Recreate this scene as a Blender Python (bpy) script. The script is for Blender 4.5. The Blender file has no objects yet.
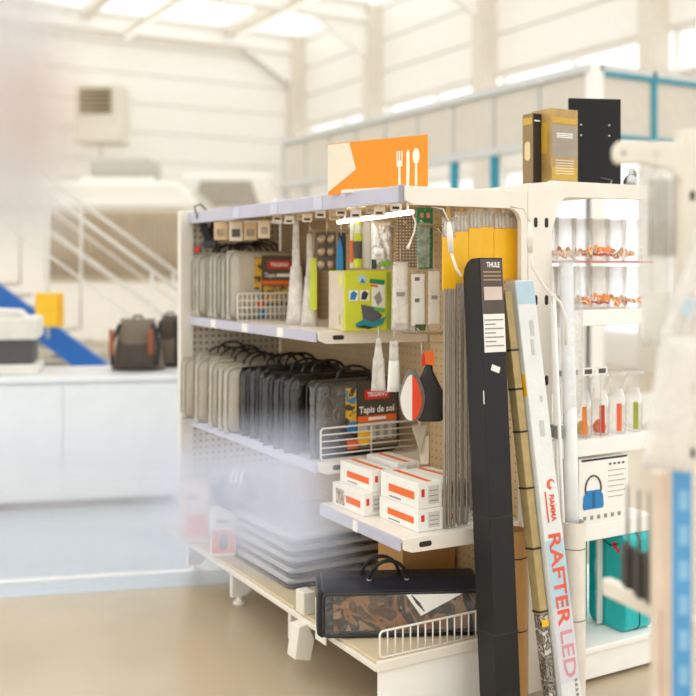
import bpy, bmesh, math, random
from mathutils import Vector, Matrix
random.seed(7)
SC = bpy.context.scene
COL = SC.collection
PI = math.pi
R = math.radians

# ------------------------------------------------------------------ camera
CAMH, FPX, HOR = 1.37, 1000.0, 266.0
YAW = R(-29.77)
cd = bpy.data.cameras.new('camera')
cam = bpy.data.objects.new('camera', cd); COL.objects.link(cam)
cam.location = (0, 0, CAMH); cam.rotation_euler = (PI/2, 0, YAW)
cd.sensor_width = 36; cd.lens = FPX/696*36
cd.shift_y = (HOR-348)/696
cd.clip_start = 0.02
cd.dof.use_dof = True; cd.dof.focus_distance = 3.05; cd.dof.aperture_fstop = 1.7
SC.camera = cam
SC.cycles.transparent_max_bounces = 40; SC.cycles.max_bounces = 14; SC.cycles.diffuse_bounces = 6

# ------------------------------------------------------------------ world, light, exposure
w = bpy.data.worlds.new('sky'); SC.world = w; w.use_nodes = True
bg = w.node_tree.nodes['Background']
bg.inputs[0].default_value = (0.985, 0.995, 1.0, 1); bg.inputs[1].default_value = 2.0
vs = SC.view_settings
vs.view_transform = 'Standard'; vs.look = 'None'; vs.gamma = 1; vs.use_curve_mapping = False
vs.exposure = -0.12

# ------------------------------------------------------------------ geometry helpers
CY, SY = math.cos(YAW), math.sin(YAW)          # camera right = (CY,SY), forward = (-SY,CY)
def ray(x, y):
    a, b = (x-348)/FPX, (y-HOR)/FPX
    return Vector((CY*a - SY, SY*a + CY, -b))
EYE = Vector((0, 0, CAMH))
def at(x, y, Z): return EYE + ray(x, y)*Z
def facing(x0, x1, y0, y1, Z, yaw):
    """real size and place of an upright thing whose front plane has direction yaw and distance Z"""
    p = at((x0+x1)/2, y1, Z); n = Vector((-math.sin(yaw), math.cos(yaw), 0))
    def hit(x):
        d = ray(x, HOR); return EYE + d*((p-EYE).dot(n)/d.dot(n))
    L, Rr = hit(x0), hit(x1)
    wd = (Rr-L).length; c = (L+Rr)/2
    Zc = (c.x*-SY + c.y*CY)
    zb = CAMH - (y1-HOR)/FPX*Zc; zt = CAMH - (y0-HOR)/FPX*Zc
    return Vector((c.x, c.y, zb)), wd, zt-zb
CAMY, END, SIDE = YAW, 0.0, -PI/2

class MB:
    def __init__(s): s.v = []; s.f = []
    def add(s, vs_, fs):
        n = len(s.v); s.v += [tuple(v) for v in vs_]; s.f += [tuple(i+n for i in f) for f in fs]; return s
    def box(s, x0, x1, y0, y1, z0, z1, M=None):
        vs_ = [Vector(p) for p in ((x0,y0,z0),(x1,y0,z0),(x1,y1,z0),(x0,y1,z0),(x0,y0,z1),(x1,y0,z1),(x1,y1,z1),(x0,y1,z1))]
        if M is not None: vs_ = [M @ v for v in vs_]
        return s.add(vs_, [(3,2,1,0),(4,5,6,7),(0,1,5,4),(1,2,6,5),(2,3,7,6),(3,0,4,7)])
    def tube(s, pts, r, n=8, caps=True):
        pts = [Vector(p) for p in pts]; vs_ = []; fs = []
        up = None
        for i, p in enumerate(pts):
            t = (pts[min(i+1, len(pts)-1)] - pts[max(i-1, 0)]).normalized()
            if up is None: up = Vector((0,0,1)) if abs(t.z) < .9 else Vector((1,0,0))
            e = t.cross(up).normalized(); u = e.cross(t).normalized(); up = u
            rr = r[i] if isinstance(r, (list, tuple)) else r
            for k in range(n):
                an = 2*PI*k/n; vs_.append(p + (e*math.cos(an) + u*math.sin(an))*rr)
        for i in range(len(pts)-1):
            for k in range(n):
                a, b = i*n+k, i*n+(k+1) % n; fs.append((a, b, b+n, a+n))
        if caps:
            fs.append(tuple(range(n-1, -1, -1))); fs.append(tuple(range((len(pts)-1)*n, len(pts)*n)))
        return s.add(vs_, fs)
    def lathe(s, prof, n=16, c=(0,0,0), cap=True):
        vs_ = []; fs = []
        for r_, z in prof:
            for k in range(n):
                an = 2*PI*k/n; vs_.append((c[0]+r_*math.cos(an), c[1]+r_*math.sin(an), c[2]+z))
        for i in range(len(prof)-1):
            for k in range(n):
                a, b = i*n+k, i*n+(k+1) % n; fs.append((a, b, b+n, a+n))
        fs.append(tuple(range(n-1, -1, -1)))
        if cap: fs.append(tuple(range((len(prof)-1)*n, len(prof)*n)))
        return s.add(vs_, fs)
    def prism(s, poly, d0, d1, axis='y'):
        """poly in (x,z), pushed along y (or (y,z) along x, or (x,y) along z)"""
        def P(a, b, d): return {'y': (a, d, b), 'x': (d, a, b), 'z': (a, b, d)}[axis]
        n = len(poly)
        vs_ = [P(a, b, d0) for a, b in poly] + [P(a, b, d1) for a, b in poly]
        fs = [tuple(range(n)), tuple(range(2*n-1, n-1, -1))]
        for i in range(n):
            j = (i+1) % n; fs.append((j, i, i+n, j+n))
        return s.add(vs_, fs)
    def pillow(s, wd, h, t, nx=12, ny=14, seed=0, wr=.15, top=1.0, x=0, y=0, z=0, e=4):
        rn = random.Random(seed); ph = [rn.uniform(0, 6.3) for _ in range(8)]; fr = [rn.uniform(4, 13) for _ in range(8)]
        vs_ = []; fs = []
        for sd in (-1, 1):
            for j in range(ny+1):
                v = j/ny
                for i in range(nx+1):
                    u = i/nx*2-1; q = v*2-1
                    k = max(0, (1-abs(u)**e)*(1-abs(q)**e))**.5
                    wn = sum(math.sin(fr[m]*u+ph[m]+fr[(m+3) % 8]*q) for m in range(5))/5
                    ws = 1 + (top-1)*v
                    edge = 1 - .06*abs(q)**6*0 - .04*abs(math.sin(fr[5]*q+ph[5]))*wr*3
                    vs_.append((x+u*wd/2*ws*edge, y+sd*t/2*k*(1+wr*wn)+wn*t*wr*.25, z+v*h))
        m = (nx+1)*(ny+1)
        for sd in (0, 1):
            for j in range(ny):
                for i in range(nx):
                    a = sd*m+j*(nx+1)+i; q = (a, a+1, a+nx+2, a+nx+1)
                    fs.append(q if sd == 0 else q[::-1])
        # stitch border
        bd = [i for i in range(nx+1)] + [j*(nx+1)+nx for j in range(1, ny+1)] + [ny*(nx+1)+i for i in range(nx-1, -1, -1)] + [j*(nx+1) for j in range(ny-1, 0, -1)]
        for a, b in zip(bd, bd[1:]+bd[:1]): fs.append((b, a, a+m, b+m))
        return s.add(vs_, fs)
    def build(s, name, mat, parent=None, smooth=False, bevel=0, seg=2):
        me = bpy.data.meshes.new(name); me.from_pydata(s.v, [], s.f); me.update()
        me.materials.append(mat)
        if smooth:
            for p in me.polygons: p.use_smooth = True
        o = bpy.data.objects.new(name, me); COL.objects.link(o)
        if parent: o.parent = parent
        if bevel:
            m = o.modifiers.new('bevel', 'BEVEL'); m.width = bevel; m.segments = seg; m.limit_method = 'ANGLE'
        return o
def bx(name, mat, par, x0, x1, y0, y1, z0, z1, bevel=0.0, seg=2):
    return MB().box(min(x0,x1), max(x0,x1), y0, y1, z0, z1).build(name, mat, par, bevel=bevel, seg=seg)
def tb(name, mat, par, pts, r, n=8): return MB().tube(pts, r, n).build(name, mat, par, smooth=True)
def rrect(x0, x1, z0, z1, r, n=4):
    out = []
    for cx, cz, a0 in ((x1-r, z0+r, -90), (x1-r, z1-r, 0), (x0+r, z1-r, 90), (x0+r, z0+r, 180)):
        for k in range(n+1):
            a = R(a0+90*k/n); out.append((cx+r*math.cos(a), cz+r*math.sin(a)))
    return out
def tag(o, label, cat, group=None):
    o['label'] = label; o['category'] = cat
    if group: o['group'] = group
    return o
def thing(name, label, cat, loc, yaw=0, group=None, rot=None):
    o = bpy.data.objects.new(name, None); COL.objects.link(o)
    o.empty_display_size = .05
    o.location = loc; o.rotation_euler = rot if rot else (0, 0, yaw)
    return tag(o, label, cat, group)
def struct(o): o['kind'] = 'structure'; return o
def copy_tree(o, parent=None):
    c = o.copy(); COL.objects.link(c)
    if parent: c.parent = parent
    for ch in list(o.children): copy_tree(ch, c)
    return c
TEXTS = []
def txt(par, s, mat, x, z, size, y=-.0012, rot=0, name='lettering', width=None, shear=0, bold=0.0):
    """flat lettering on a front face (local -Y); rot in degrees, clockwise"""
    cu = bpy.data.curves.new('t', 'FONT'); cu.body = s; cu.size = size; cu.align_x = 'CENTER'; cu.align_y = 'CENTER'
    cu.resolution_u = 2; cu.offset = bold*size; cu.shear = shear
    o = bpy.data.objects.new('t', cu); COL.objects.link(o)
    TEXTS.append((o, par, mat, x, y, z, R(rot), name, width))
def flush_texts():
    bpy.context.view_layer.update(); dg = bpy.context.evaluated_depsgraph_get()
    for o, par, mat, x, y, z, rot, name, width in TEXTS:
        me = bpy.data.meshes.new_from_object(o.evaluated_get(dg))
        k = 1
        if width:
            xs = [v.co.x for v in me.vertices]; k = width/max(1e-6, max(xs)-min(xs))
        c, s_ = math.cos(rot), math.sin(rot)
        for v in me.vertices:
            a, b = v.co.x*k, v.co.y
            v.co = (x + a*c + b*s_, y, z - a*s_ + b*c)
        me.materials.clear(); me.materials.append(mat); me.name = name
        n = bpy.data.objects.new(name, me); COL.objects.link(n); n.parent = par
        cu = o.data; bpy.data.objects.remove(o); bpy.data.curves.remove(cu)

# ------------------------------------------------------------------ materials
def lin(c): return tuple(((v/255)/12.92 if v <= 10 else ((v/255+.055)/1.055)**2.4) for v in c)
MATS = {}
def mat(name, rgb, rough=.5, metal=0, var=.06, scale=12, bump=0, coat=0, alpha=1, trans=0, bscale=None, spec=.5):
    if name in MATS: return MATS[name]
    m = bpy.data.materials.new(name); m.use_nodes = True; nt = m.node_tree
    p = nt.nodes['Principled BSDF']; c = lin(rgb)
    tc = nt.nodes.new('ShaderNodeTexCoord')
    nz = nt.nodes.new('ShaderNodeTexNoise'); nz.inputs['Scale'].default_value = scale; nz.inputs['Detail'].default_value = 3
    nt.links.new(tc.outputs['Object'], nz.inputs['Vector'])
    rp = nt.nodes.new('ShaderNodeValToRGB')
    rp.color_ramp.elements[0].position = .3; rp.color_ramp.elements[1].position = .7
    rp.color_ramp.elements[0].color = tuple(v*(1-var) for v in c)+(1,); rp.color_ramp.elements[1].color = tuple(min(1, v*(1+var)) for v in c)+(1,)
    nt.links.new(nz.outputs['Fac'], rp.inputs['Fac']); nt.links.new(rp.outputs['Color'], p.inputs['Base Color'])
    p.inputs['Roughness'].default_value = rough; p.inputs['Metallic'].default_value = metal
    p.inputs['Coat Weight'].default_value = coat; p.inputs['Coat Roughness'].default_value = .08
    p.inputs['Alpha'].default_value = alpha; p.inputs['Transmission Weight'].default_value = trans
    p.inputs['Specular IOR Level'].default_value = spec
    if bump:
        n2 = nt.nodes.new('ShaderNodeTexNoise'); n2.inputs['Scale'].default_value = bscale or scale*3; n2.inputs['Detail'].default_value = 2; n2.inputs['Distortion'].default_value = 1.2
        nt.links.new(tc.outputs['Object'], n2.inputs['Vector'])
        b = nt.nodes.new('ShaderNodeBump'); b.inputs['Strength'].default_value = bump; b.inputs['Distance'].default_value = .01
        nt.links.new(n2.outputs['Fac'], b.inputs['Height']); nt.links.new(b.outputs['Normal'], p.inputs['Normal'])
        if coat: nt.links.new(b.outputs['Normal'], p.inputs['Coat Normal'])
    MATS[name] = m; return m
def film(name, rgb, opac, gloss=.15, scale=9, bump=.5, vary=.5, rough=.12):
    """thin clear or milky plastic: see-through, partly scattering, with a sheen"""
    if name in MATS: return MATS[name]
    m = bpy.data.materials.new(name); m.use_nodes = True; nt = m.node_tree; nt.nodes.clear()
    out = nt.nodes.new('ShaderNodeOutputMaterial'); tr = nt.nodes.new('ShaderNodeBsdfTransparent')
    df = nt.nodes.new('ShaderNodeBsdfDiffuse'); tl = nt.nodes.new('ShaderNodeBsdfTranslucent'); gl = nt.nodes.new('ShaderNodeBsdfGlossy')
    c = lin(rgb)+(1,); df.inputs[0].default_value = c; tl.inputs[0].default_value = c; gl.inputs['Roughness'].default_value = rough
    tc = nt.nodes.new('ShaderNodeTexCoord'); nz = nt.nodes.new('ShaderNodeTexNoise'); nz.inputs['Scale'].default_value = scale; nz.inputs['Distortion'].default_value = 1
    nt.links.new(tc.outputs['Object'], nz.inputs['Vector'])
    mr = nt.nodes.new('ShaderNodeMapRange'); mr.inputs[1].default_value = .3; mr.inputs[2].default_value = .7
    mr.inputs[3].default_value = opac*(1-vary); mr.inputs[4].default_value = min(1, opac*(1+vary))
    nt.links.new(nz.outputs['Fac'], mr.inputs[0])
    b = nt.nodes.new('ShaderNodeBump'); b.inputs['Strength'].default_value = bump; b.inputs['Distance'].default_value = .02
    n2 = nt.nodes.new('ShaderNodeTexNoise'); n2.inputs['Scale'].default_value = scale*2.5; n2.inputs['Distortion'].default_value = 1.5
    nt.links.new(tc.outputs['Object'], n2.inputs['Vector'])
    nt.links.new(n2.outputs['Fac'], b.inputs['Height']); nt.links.new(b.outputs[0], gl.inputs['Normal'])
    m1 = nt.nodes.new('ShaderNodeMixShader'); m1.inputs[0].default_value = .35
    nt.links.new(df.outputs[0], m1.inputs[1]); nt.links.new(tl.outputs[0], m1.inputs[2])
    m2 = nt.nodes.new('ShaderNodeMixShader'); nt.links.new(mr.outputs[0], m2.inputs[0])
    nt.links.new(tr.outputs[0], m2.inputs[1]); nt.links.new(m1.outputs[0], m2.inputs[2])
    m3 = nt.nodes.new('ShaderNodeMixShader'); m3.inputs[0].default_value = gloss
    fr = nt.nodes.new('ShaderNodeLayerWeight'); fr.inputs[0].default_value = .35
    mm = nt.nodes.new('ShaderNodeMath'); mm.operation = 'MULTIPLY'; mm.inputs[1].default_value = gloss*2.5
    nt.links.new(fr.outputs['Facing'], mm.inputs[0])
    ma = nt.nodes.new('ShaderNodeMath'); ma.operation = 'ADD'; ma.inputs[1].default_value = gloss*.25; ma.use_clamp = True
    nt.links.new(mm.outputs[0], ma.inputs[0]); nt.links.new(ma.outputs[0], m3.inputs[0])
    nt.links.new(m2.outputs[0], m3.inputs[1]); nt.links.new(gl.outputs[0], m3.inputs[2])
    nt.links.new(m3.outputs[0], out.inputs[0])
    MATS[name] = m; return m
def dots(name, rgb, hole, step, rad, axes, rough=.5):
    """perforated sheet: punched round holes at a regular pitch"""
    if name in MATS: return MATS[name]
    m = mat(name, rgb, rough); nt = m.node_tree; p = nt.nodes['Principled BSDF']
    src = p.inputs['Base Color'].links[0].from_socket
    tc = [n for n in nt.nodes if n.type == 'TEX_COORD'][0]
    sp = nt.nodes.new('ShaderNodeSeparateXYZ'); nt.links.new(tc.outputs['Object'], sp.inputs[0])
    ds = []
    for ax in axes:
        d = nt.nodes.new('ShaderNodeMath'); d.operation = 'PINGPONG'; d.inputs[1].default_value = step/2
        nt.links.new(sp.outputs[ax], d.inputs[0])
        q = nt.nodes.new('ShaderNodeMath'); q.operation = 'POWER'; q.inputs[1].default_value = 2; nt.links.new(d.outputs[0], q.inputs[0]); ds.append(q)
    a = nt.nodes.new('ShaderNodeMath'); a.operation = 'ADD'; nt.links.new(ds[0].outputs[0], a.inputs[0]); nt.links.new(ds[1].outputs[0], a.inputs[1])
    l = nt.nodes.new('ShaderNodeMath'); l.operation = 'LESS_THAN'; l.inputs[1].default_value = rad*rad; nt.links.new(a.outputs[0], l.inputs[0])
    mx = nt.nodes.new('ShaderNodeMix'); mx.data_type = 'RGBA'
    nt.links.new(l.outputs[0], mx.inputs['Factor']); nt.links.new(src, mx.inputs['A']); mx.inputs['B'].default_value = lin(hole)+(1,)
    nt.links.new(mx.outputs['Result'], p.inputs['Base Color'])
    return m
def blotch(name, cols, scale=20, rough=.4, coat=.6, bump=.3, dist=1.0):
    """printed picture or seen-through contents: patches of several colours"""
    if name in MATS: return MATS[name]
    m = mat(name, cols[0], rough, coat=coat, bump=bump, scale=scale); nt = m.node_tree
    rp = [n for n in nt.nodes if n.type == 'VALTORGB'][0]; cr = rp.color_ramp; cr.interpolation = 'CONSTANT'
    cr.elements[0].position = 0; cr.elements[0].color = lin(cols[0])+(1,)
    cr.elements[1].position = .36; cr.elements[1].color = lin(cols[1])+(1,)
    for i, c in enumerate(cols[2:]):
        e = cr.elements.new(.36+.3*(i+1)/max(1, len(cols)-1)); e.color = lin(c)+(1,)
    nz = [n for n in nt.nodes if n.type == 'TEX_NOISE'][0]; nz.inputs['Distortion'].default_value = dist
    return m
W = mat('white_enamel', (236, 230, 219), .42, var=.03)
W2 = mat('white_paint', (248, 246, 242), .55, var=.02)
WB = mat('bright_white_paint', (248, 246, 242), .5, var=.02)
RAIL = mat('lavender_price_rail', (190, 190, 210), .3, var=.05, coat=.4)
TAN = dots('tan_perforated_board', (222, 194, 150), (146, 112, 74), .028, .0032, ('Y', 'Z'))
TANS = mat('tan_board', (222, 196, 156), .6, var=.08)
PERF = dots('white_perforated_sheet', (222, 214, 196), (120, 106, 84), .03, .0068, ('X', 'Z'))
DARK = mat('dark_slot', (50, 42, 34), .7)
WIRE = mat('zinc_wire', (205, 200, 190), .3, metal=.6)
WIREW = mat('white_coated_wire', (235, 230, 222), .4)
BLACK = mat('black_fabric', (28, 28, 34), .7, bump=.1)
BLACKP = mat('black_plastic', (26, 25, 26), .35, coat=.2)
CARD = mat('brown_card', (66, 52, 46), .5, var=.08)
PAPER = mat('white_paper', (240, 238, 232), .6, var=.03)
ORANGE = mat('orange_print', (238, 108, 40), .5)
RED = mat('red_print', (214, 52, 36), .5)
YEL = mat('yellow_card', (244, 190, 30), .45, var=.05)
LIME = mat('lime_print', (208, 216, 56), .45)
GREEN = mat('green_card', (40, 140, 88), .5)
BLUE = mat('blue_print', (36, 130, 196), .45)
GREY = mat('grey_print', (150, 148, 144), .6)
DGREY = mat('dark_grey_print', (82, 80, 80), .6)
TEAL = mat('teal_print', (0, 184, 188), .35, coat=.3)
CLEAR = film('clear_film', (245, 244, 240), .12, .14, 14)
MILKY = film('milky_film', (250, 248, 244), .7, .12, 16, vary=.35)
WTEXT = mat('white_print', (250, 248, 244), .5)

# ------------------------------------------------------------------ room shell
KX, KY = 10.0, 19.6           # right wall, far wall
FLOORM = mat('beige_floor', (190, 173, 146), .28, var=.07, scale=1.3, bump=.02, coat=.15)
FLOORG = mat('grey_blue_floor', (188, 200, 210), .3, var=.04, scale=2, coat=.2)
struct(MB().box(-14, 14, -10, 24, -.1, 0).build('floor', FLOORM))
l0, l1 = at(0, 582, 1370/(582-HOR)), at(195, 570, 1370/(570-HOR))
ld = (l1-l0).normalized(); ln = Vector((-ld.y, ld.x, 0))
def strip(name, m, u0, u1, v0, v1, z0, z1):
    pts = [l0+ld*u+ln*v for u, v in ((u0, v0), (u1, v0), (u1, v1), (u0, v1))]
    return struct(MB().prism([(p.x, p.y) for p in pts], z0, z1, 'z').build(name, m))
strip('floor_grey_area', FLOORG, -6, 1.6, -.22, 3.2, -.02, .002)
strip('trim_1', WB, -6, 1.5, -.025, .025, -.01, .004)

# far wall of horizontal cladding boards
wb = struct(MB().box(-16, KX+.3, KY+.05, KY+.2, 0, 7).build('wall_back', W2))
for i in range(12):
    bx('cladding_board', W2, wb, -16, KX, KY-.02, KY+.06, .01+i*.58, .575+i*.58, .012, 1)
# right wall: lower wall, clerestory opening, upper cladding
SILL, HEAD, EAVE = 3.85, 4.45, 6.35
wr = struct(MB().box(KX+.05, KX+.25, -8, KY, 0, .4).box(KX+.05, KX+.25, -8, KY, 2.9, SILL).box(KX+.05, KX+.25, -8, KY, HEAD, 6.5).build('wall_right', W2))
for i in range(4):
    bx('cladding_board', W2, wr, KX-.02, KX+.06, -2, KY, HEAD+.01+i*.6, HEAD+.585+i*.6, .012, 1)
GLASS = film('window_glass', (250, 252, 255), .04, .1, 2, bump=0, vary=.1)
COLY = [KY-.15, 16.25, 12.8, 9.25, 5.7, 2.2]
for i, (a, b) in enumerate(zip(COLY, COLY[1:])):
    o = struct(bx('window_%d' % (i+1), GLASS, None, KX+.12, KX+.14, b+.12, a-.12, SILL+.05, HEAD-.05))
    fr = MB().box(KX+.08, KX+.18, b+.1, a-.1, SILL, SILL+.07).box(KX+.08, KX+.18, b+.1, a-.1, HEAD-.07, HEAD)
    fr.box(KX+.08, KX+.18, b+.1, b+.17, SILL+.07, HEAD-.07).box(KX+.08, KX+.18, a-.17, a-.1, SILL+.07, HEAD-.07)
    fr.box(KX+.08, KX+.18, (a+b)/2-.03, (a+b)/2+.03, SILL+.07, HEAD-.07)
    fr.build('window_frame', WB, o)
    lo_ = struct(bx('window_%d' % (i+11), GLASS, None, KX+.12, KX+.14, b+.12, a-.12, .45, 2.85))
    fr = MB().box(KX+.08, KX+.18, b+.1, a-.1, .4, .47).box(KX+.08, KX+.18, b+.1, a-.1, 2.83, 2.9)
    for q in range(4): yq = b+.1+(a-b-.27)*q/3; fr.box(KX+.08, KX+.18, yq, yq+.07, .47, 2.83)
    fr.build('window_frame', WB, lo_)
    bx('window_sill', WB, o, KX-.12, KX+.1, b+.12, a-.12, SILL-.04, SILL+.02)
COLM = mat('column_paint', (226, 218, 205), .55, var=.04)
for i, y in enumerate(COLY):
    m = MB().box(KX-.32, KX+.02, y-.12, y-.09, 0, 6.3).box(KX-.32, KX+.02, y+.09, y+.12, 0, 6.3).box(KX-.32, KX-.27, y-.09, y+.09, 0, 6.3)
    struct(m.build('trim_column_%d' % (i+1), COLM))
    b = MB().box(-14, KX-.3, y-.13, y+.13, 5.98, 6.02).box(-14, KX-.3, y-.02, y+.02, 6.02, 6.36).box(-14, KX-.3, y-.13, y+.13, 6.32, 6.36)
    b.prism([(KX-1.5, 5.99), (KX-.3, 5.3), (KX-.3, 5.99)], y-.04, y+.04)
    struct(b.build('trim_beam_%d' % (i+1), WB))
ROOF = bpy.data.materials.new('translucent_roof_sheet'); ROOF.use_nodes = True  # ceiling sheet made translucent to let added daylight into the hall
nt = ROOF.node_tree; nt.nodes.clear(); ro_ = nt.nodes.new('ShaderNodeOutputMaterial'); tl_ = nt.nodes.new('ShaderNodeBsdfTranslucent'); tr_ = nt.nodes.new('ShaderNodeBsdfTransparent'); mx_ = nt.nodes.new('ShaderNodeMixShader')
tl_.inputs[0].default_value = (.9, .89, .85, 1); tr_.inputs[0].default_value = (.95, .94, .9, 1)
wv_ = nt.nodes.new('ShaderNodeTexWave'); wv_.inputs['Scale'].default_value = 2.0; tcr = nt.nodes.new('ShaderNodeTexCoord'); mr_ = nt.nodes.new('ShaderNodeMapRange'); mr_.inputs[3].default_value = .0; mr_.inputs[4].default_value = .06
nt.links.new(tcr.outputs['Object'], wv_.inputs['Vector']); nt.links.new(wv_.outputs['Fac'], mr_.inputs[0]); nt.links.new(mr_.outputs[0], mx_.inputs[0])
nt.links.new(tl_.outputs[0], mx_.inputs[1]); nt.links.new(tr_.outputs[0], mx_.inputs[2]); nt.links.new(mx_.outputs[0], ro_.inputs[0])
struct(MB().add([(-16, -8, 6.4), (KX+.3, -8, 6.4), (KX+.3, KY+.2, 6.4), (-16, KY+.2, 6.4)], [(0, 1, 2, 3)]).build('ceiling', ROOF))
for i, X in enumerate((-9, -5.5, -2, 1.6, 5.2, 8.2)):
    struct(bx('trim_purlin_%d' % (i+1), COLM, None, X-.07, X+.07, 3.0, KY, 6.18, 6.38))
# unseen walls beside and behind the camera, added with window gaps for lighting contrast
def glazed(name, horizontal, pos, a0, a1, n):
    m = MB()
    def seg(u0, u1, z0, z1, d0=0.0, d1=.25):
        if horizontal: m.box(u0, u1, pos-d1, pos-d0, z0, z1)
        else: m.box(pos-d1, pos-d0, u0, u1, z0, z1)
    seg(a0, a1, 0, .5); seg(a0, a1, 4.2, 6.5)
    st_ = (a1-a0)/n
    for i in range(n+1):
        c = a0+st_*i; seg(max(a0, c-.7), min(a1, c+.7), .5, 4.2)
    return struct(m.build(name, W2))
glazed('wall_front', True, -8, -16, KX+.3, 6); glazed('wall_left', False, -16, -8, KY, 7)
# ceiling strip lamps
LAMPG = mat('lamp_housing', (214, 208, 190), .5)
lamp_em = bpy.data.materials.new('lamp_tube_glow'); lamp_em.use_nodes = True
lp = lamp_em.node_tree.nodes['Principled BSDF']; lp.inputs['Emission Color'].default_value = (1, .97, .9, 1); lp.inputs['Emission Strength'].default_value = .6
for (xx, yy, lab) in ((128, 34, 'strip lamp on the ceiling at upper left above the motorhome'),
                      (262, 22, 'strip lamp on the ceiling near the far right corner of the hall')):
    Z = (6.0-CAMH)/((HOR-yy)/FPX); p = at(xx, yy, Z)
    t = thing('ceiling_strip_lamp', 'grey metal '+lab, 'lamp', (p.x, p.y-1.0, 5.94), 0, 'ceiling strip lamps')
    bx('housing', LAMPG, t, -.1, .1, -2.2, 2.2, .03, .1, .01); bx('tube', lamp_em, t, -.05, .05, -2.1, 2.1, 0, .03)
    for q in (-1.6, 1.6): tb('suspension_rod', COLM, t, [(0, q, .1), (0, q, .3)], .012)

# ------------------------------------------------------------------ glazed office partition
PX, PTOP, PMID = 5.94, 3.0, 2.47
TEALF = mat('teal_frame', (36, 150, 176), .45, var=.05)
GFR = mat('grey_frame', (208, 211, 210), .5)
PANELM = mat('milky_panel', (214, 208, 196), .5, var=.03)
ys = [6.29+.652*i for i in range(10)]
pw = struct(MB().box(PX, PX+.08, ys[0], ys[-1], 0, .25).build('wall_partition', W2))
for i, y in enumerate(ys):
    mt = W2 if i == 0 else TEALF if i < 5 else GFR
    bx('post', mt, pw, PX-.02, PX+.06, y-.024, y+.024, .25, PMID-.05); bx('post', GFR, pw, PX-.01, PX+.05, y-.014, y+.014, PMID+.03, PTOP)
bx('top_rail', GFR, pw, PX-.03, PX+.07, ys[0]-.02, ys[-1], PTOP, PTOP+.07)
bx('middle_rail', GFR, pw, PX-.025, PX+.065, ys[0], ys[-1], PMID-.05, PMID+.03)
bx('lower_rail', GFR, pw, PX-.025, PX+.065, ys[0], ys[-1], 1.02, 1.08)
for i, (a, b) in enumerate(zip(ys, ys[1:])):
    bx('panel', PANELM, pw, PX, PX+.04, a+.03, b-.03, PMID+.035, PTOP-.005, .004, 1)
    bx('pane', GLASS, pw, PX+.01, PX+.02, a+.022, b-.022, 1.08, PMID-.05)
    bx('panel', W2, pw, PX, PX+.04, a+.022, b-.022, .25, 1.02)
pe = struct(MB().box(PX+.08, 7.6, ys[0]-.04, ys[0]+.02, 0, .25).build('wall_partition_end', W2))
for X in (PX+.03, PX+.72, 7.6):
    bx('post', W2 if X == PX+.03 else TEALF, pe, X-.05 if X == PX+.03 else X-.02, X+.08 if X == PX+.03 else X+.02, ys[0]-.05, ys[0]+.03, .25 if X == PX+.03 else PMID-.1, PTOP+.06)
for z in (PMID, PTOP): bx('rail', TEALF, pe, PX+.11, 7.58, ys[0]-.045, ys[0]+.025, z-.02, z+.015)
bx('rail', TEALF, pe, PX+.11, 7.58, ys[0]-.045, ys[0]+.025, PMID-.1, PMID-.075)
bx('top_rail', GFR, pe, PX+.075, 7.62, ys[0]-.05, ys[0]+.03, PTOP+.015, PTOP+.07)
for a, b in ((PX+.12, PX+.7), (PX+.74, 7.58)):
    bx('panel', PANELM, pe, a, b, ys[0]-.02, ys[0]+.02, PMID+.016, PTOP-.021)
    bx('pane', GLASS, pe, a, b, ys[0]-.01, ys[0], .25, PMID-.1)

# ------------------------------------------------------------------ vehicles, wall heater, stairs, counter at the left
VW = mat('vehicle_white', (240, 236, 228), .25, var=.02, coat=.5)
CURT = mat('brown_curtain_cloth', (178, 156, 120), .8, var=.12, scale=6)
VGL = mat('vehicle_glass', (168, 160, 144), .15, coat=.4)
loc, vw, vh = facing(-150, 200, 181, 380, 13.0, CAMY); loc.z = 0
t = thing('motorhome', 'white motorhome with wide curtained window parked against the far wall', 'motorhome', loc, CAMY)
H = 2.47
MB().prism([(-vw/2, .35), (vw/2-.25, .35), (vw/2, .7), (vw/2, 1.3), (vw/2-.06, 2.1), (vw/2-.03, 2.2), (vw/2-.3, H), (-vw/2, H)], 0, 2.2).build('body', VW, t, bevel=.06, seg=3)
k = 13/1000; wx = lambda x: (x-25)*k
bx('window_frame', mat('window_rubber', (196, 184, 160), .5), t, wx(46), wx(183), -.03, .05, 1.17, 2.1, .02)
cm = MB()
for i in range(26):
    a, b = wx(50)+(wx(179)-wx(50))*i/26, wx(50)+(wx(179)-wx(50))*(i+1)/26
    cm.tube([((a+b)/2, -.035, 1.24), ((a+b)/2, -.035, 2.05)], (b-a)*.56, 8)
cm.build('curtain', CURT, t, smooth=True)
bx('pane', film('vehicle_pane', (235, 225, 205), .1, .1, 3, bump=0), t, wx(50), wx(179), -.09, -.08, 1.22, 2.07)
bx('roof_gutter', VW, t, -vw/2, vw/2-.12, -.04, .02, 2.14, 2.2, .01)
bx('roof_hatch', VW, t, wx(70), wx(148), .4, 1.3, H, H+.1, .03)
bx('roof_air_conditioner', mat('vent_grey', (190, 188, 178), .5), t, wx(78), wx(142), .5, 1.4, H+.1, H+.38, .08, 3)
for q in (wx(-40), wx(150)):
    MB().tube([(q, .02, .36), (q, .26, .36)], .36, 24).build('wheel', BLACKP, t)
loc, vw, vh = facing(180, 275, 172, 380, 15.5, CAMY); loc.z = 0
t = thing('camper_van', 'white camper van with pale grey sloped windscreen behind the shelving', 'van', loc, CAMY)
k = .0155; top = 1.37+.093*15.5
MB().prism([(-vw/2, .35), (vw/2, .35), (vw/2, 1.5), (vw/2-.05, top), (-vw/2, top)], 0, 3.5).build('body', VW, t, bevel=.08, seg=3)
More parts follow.
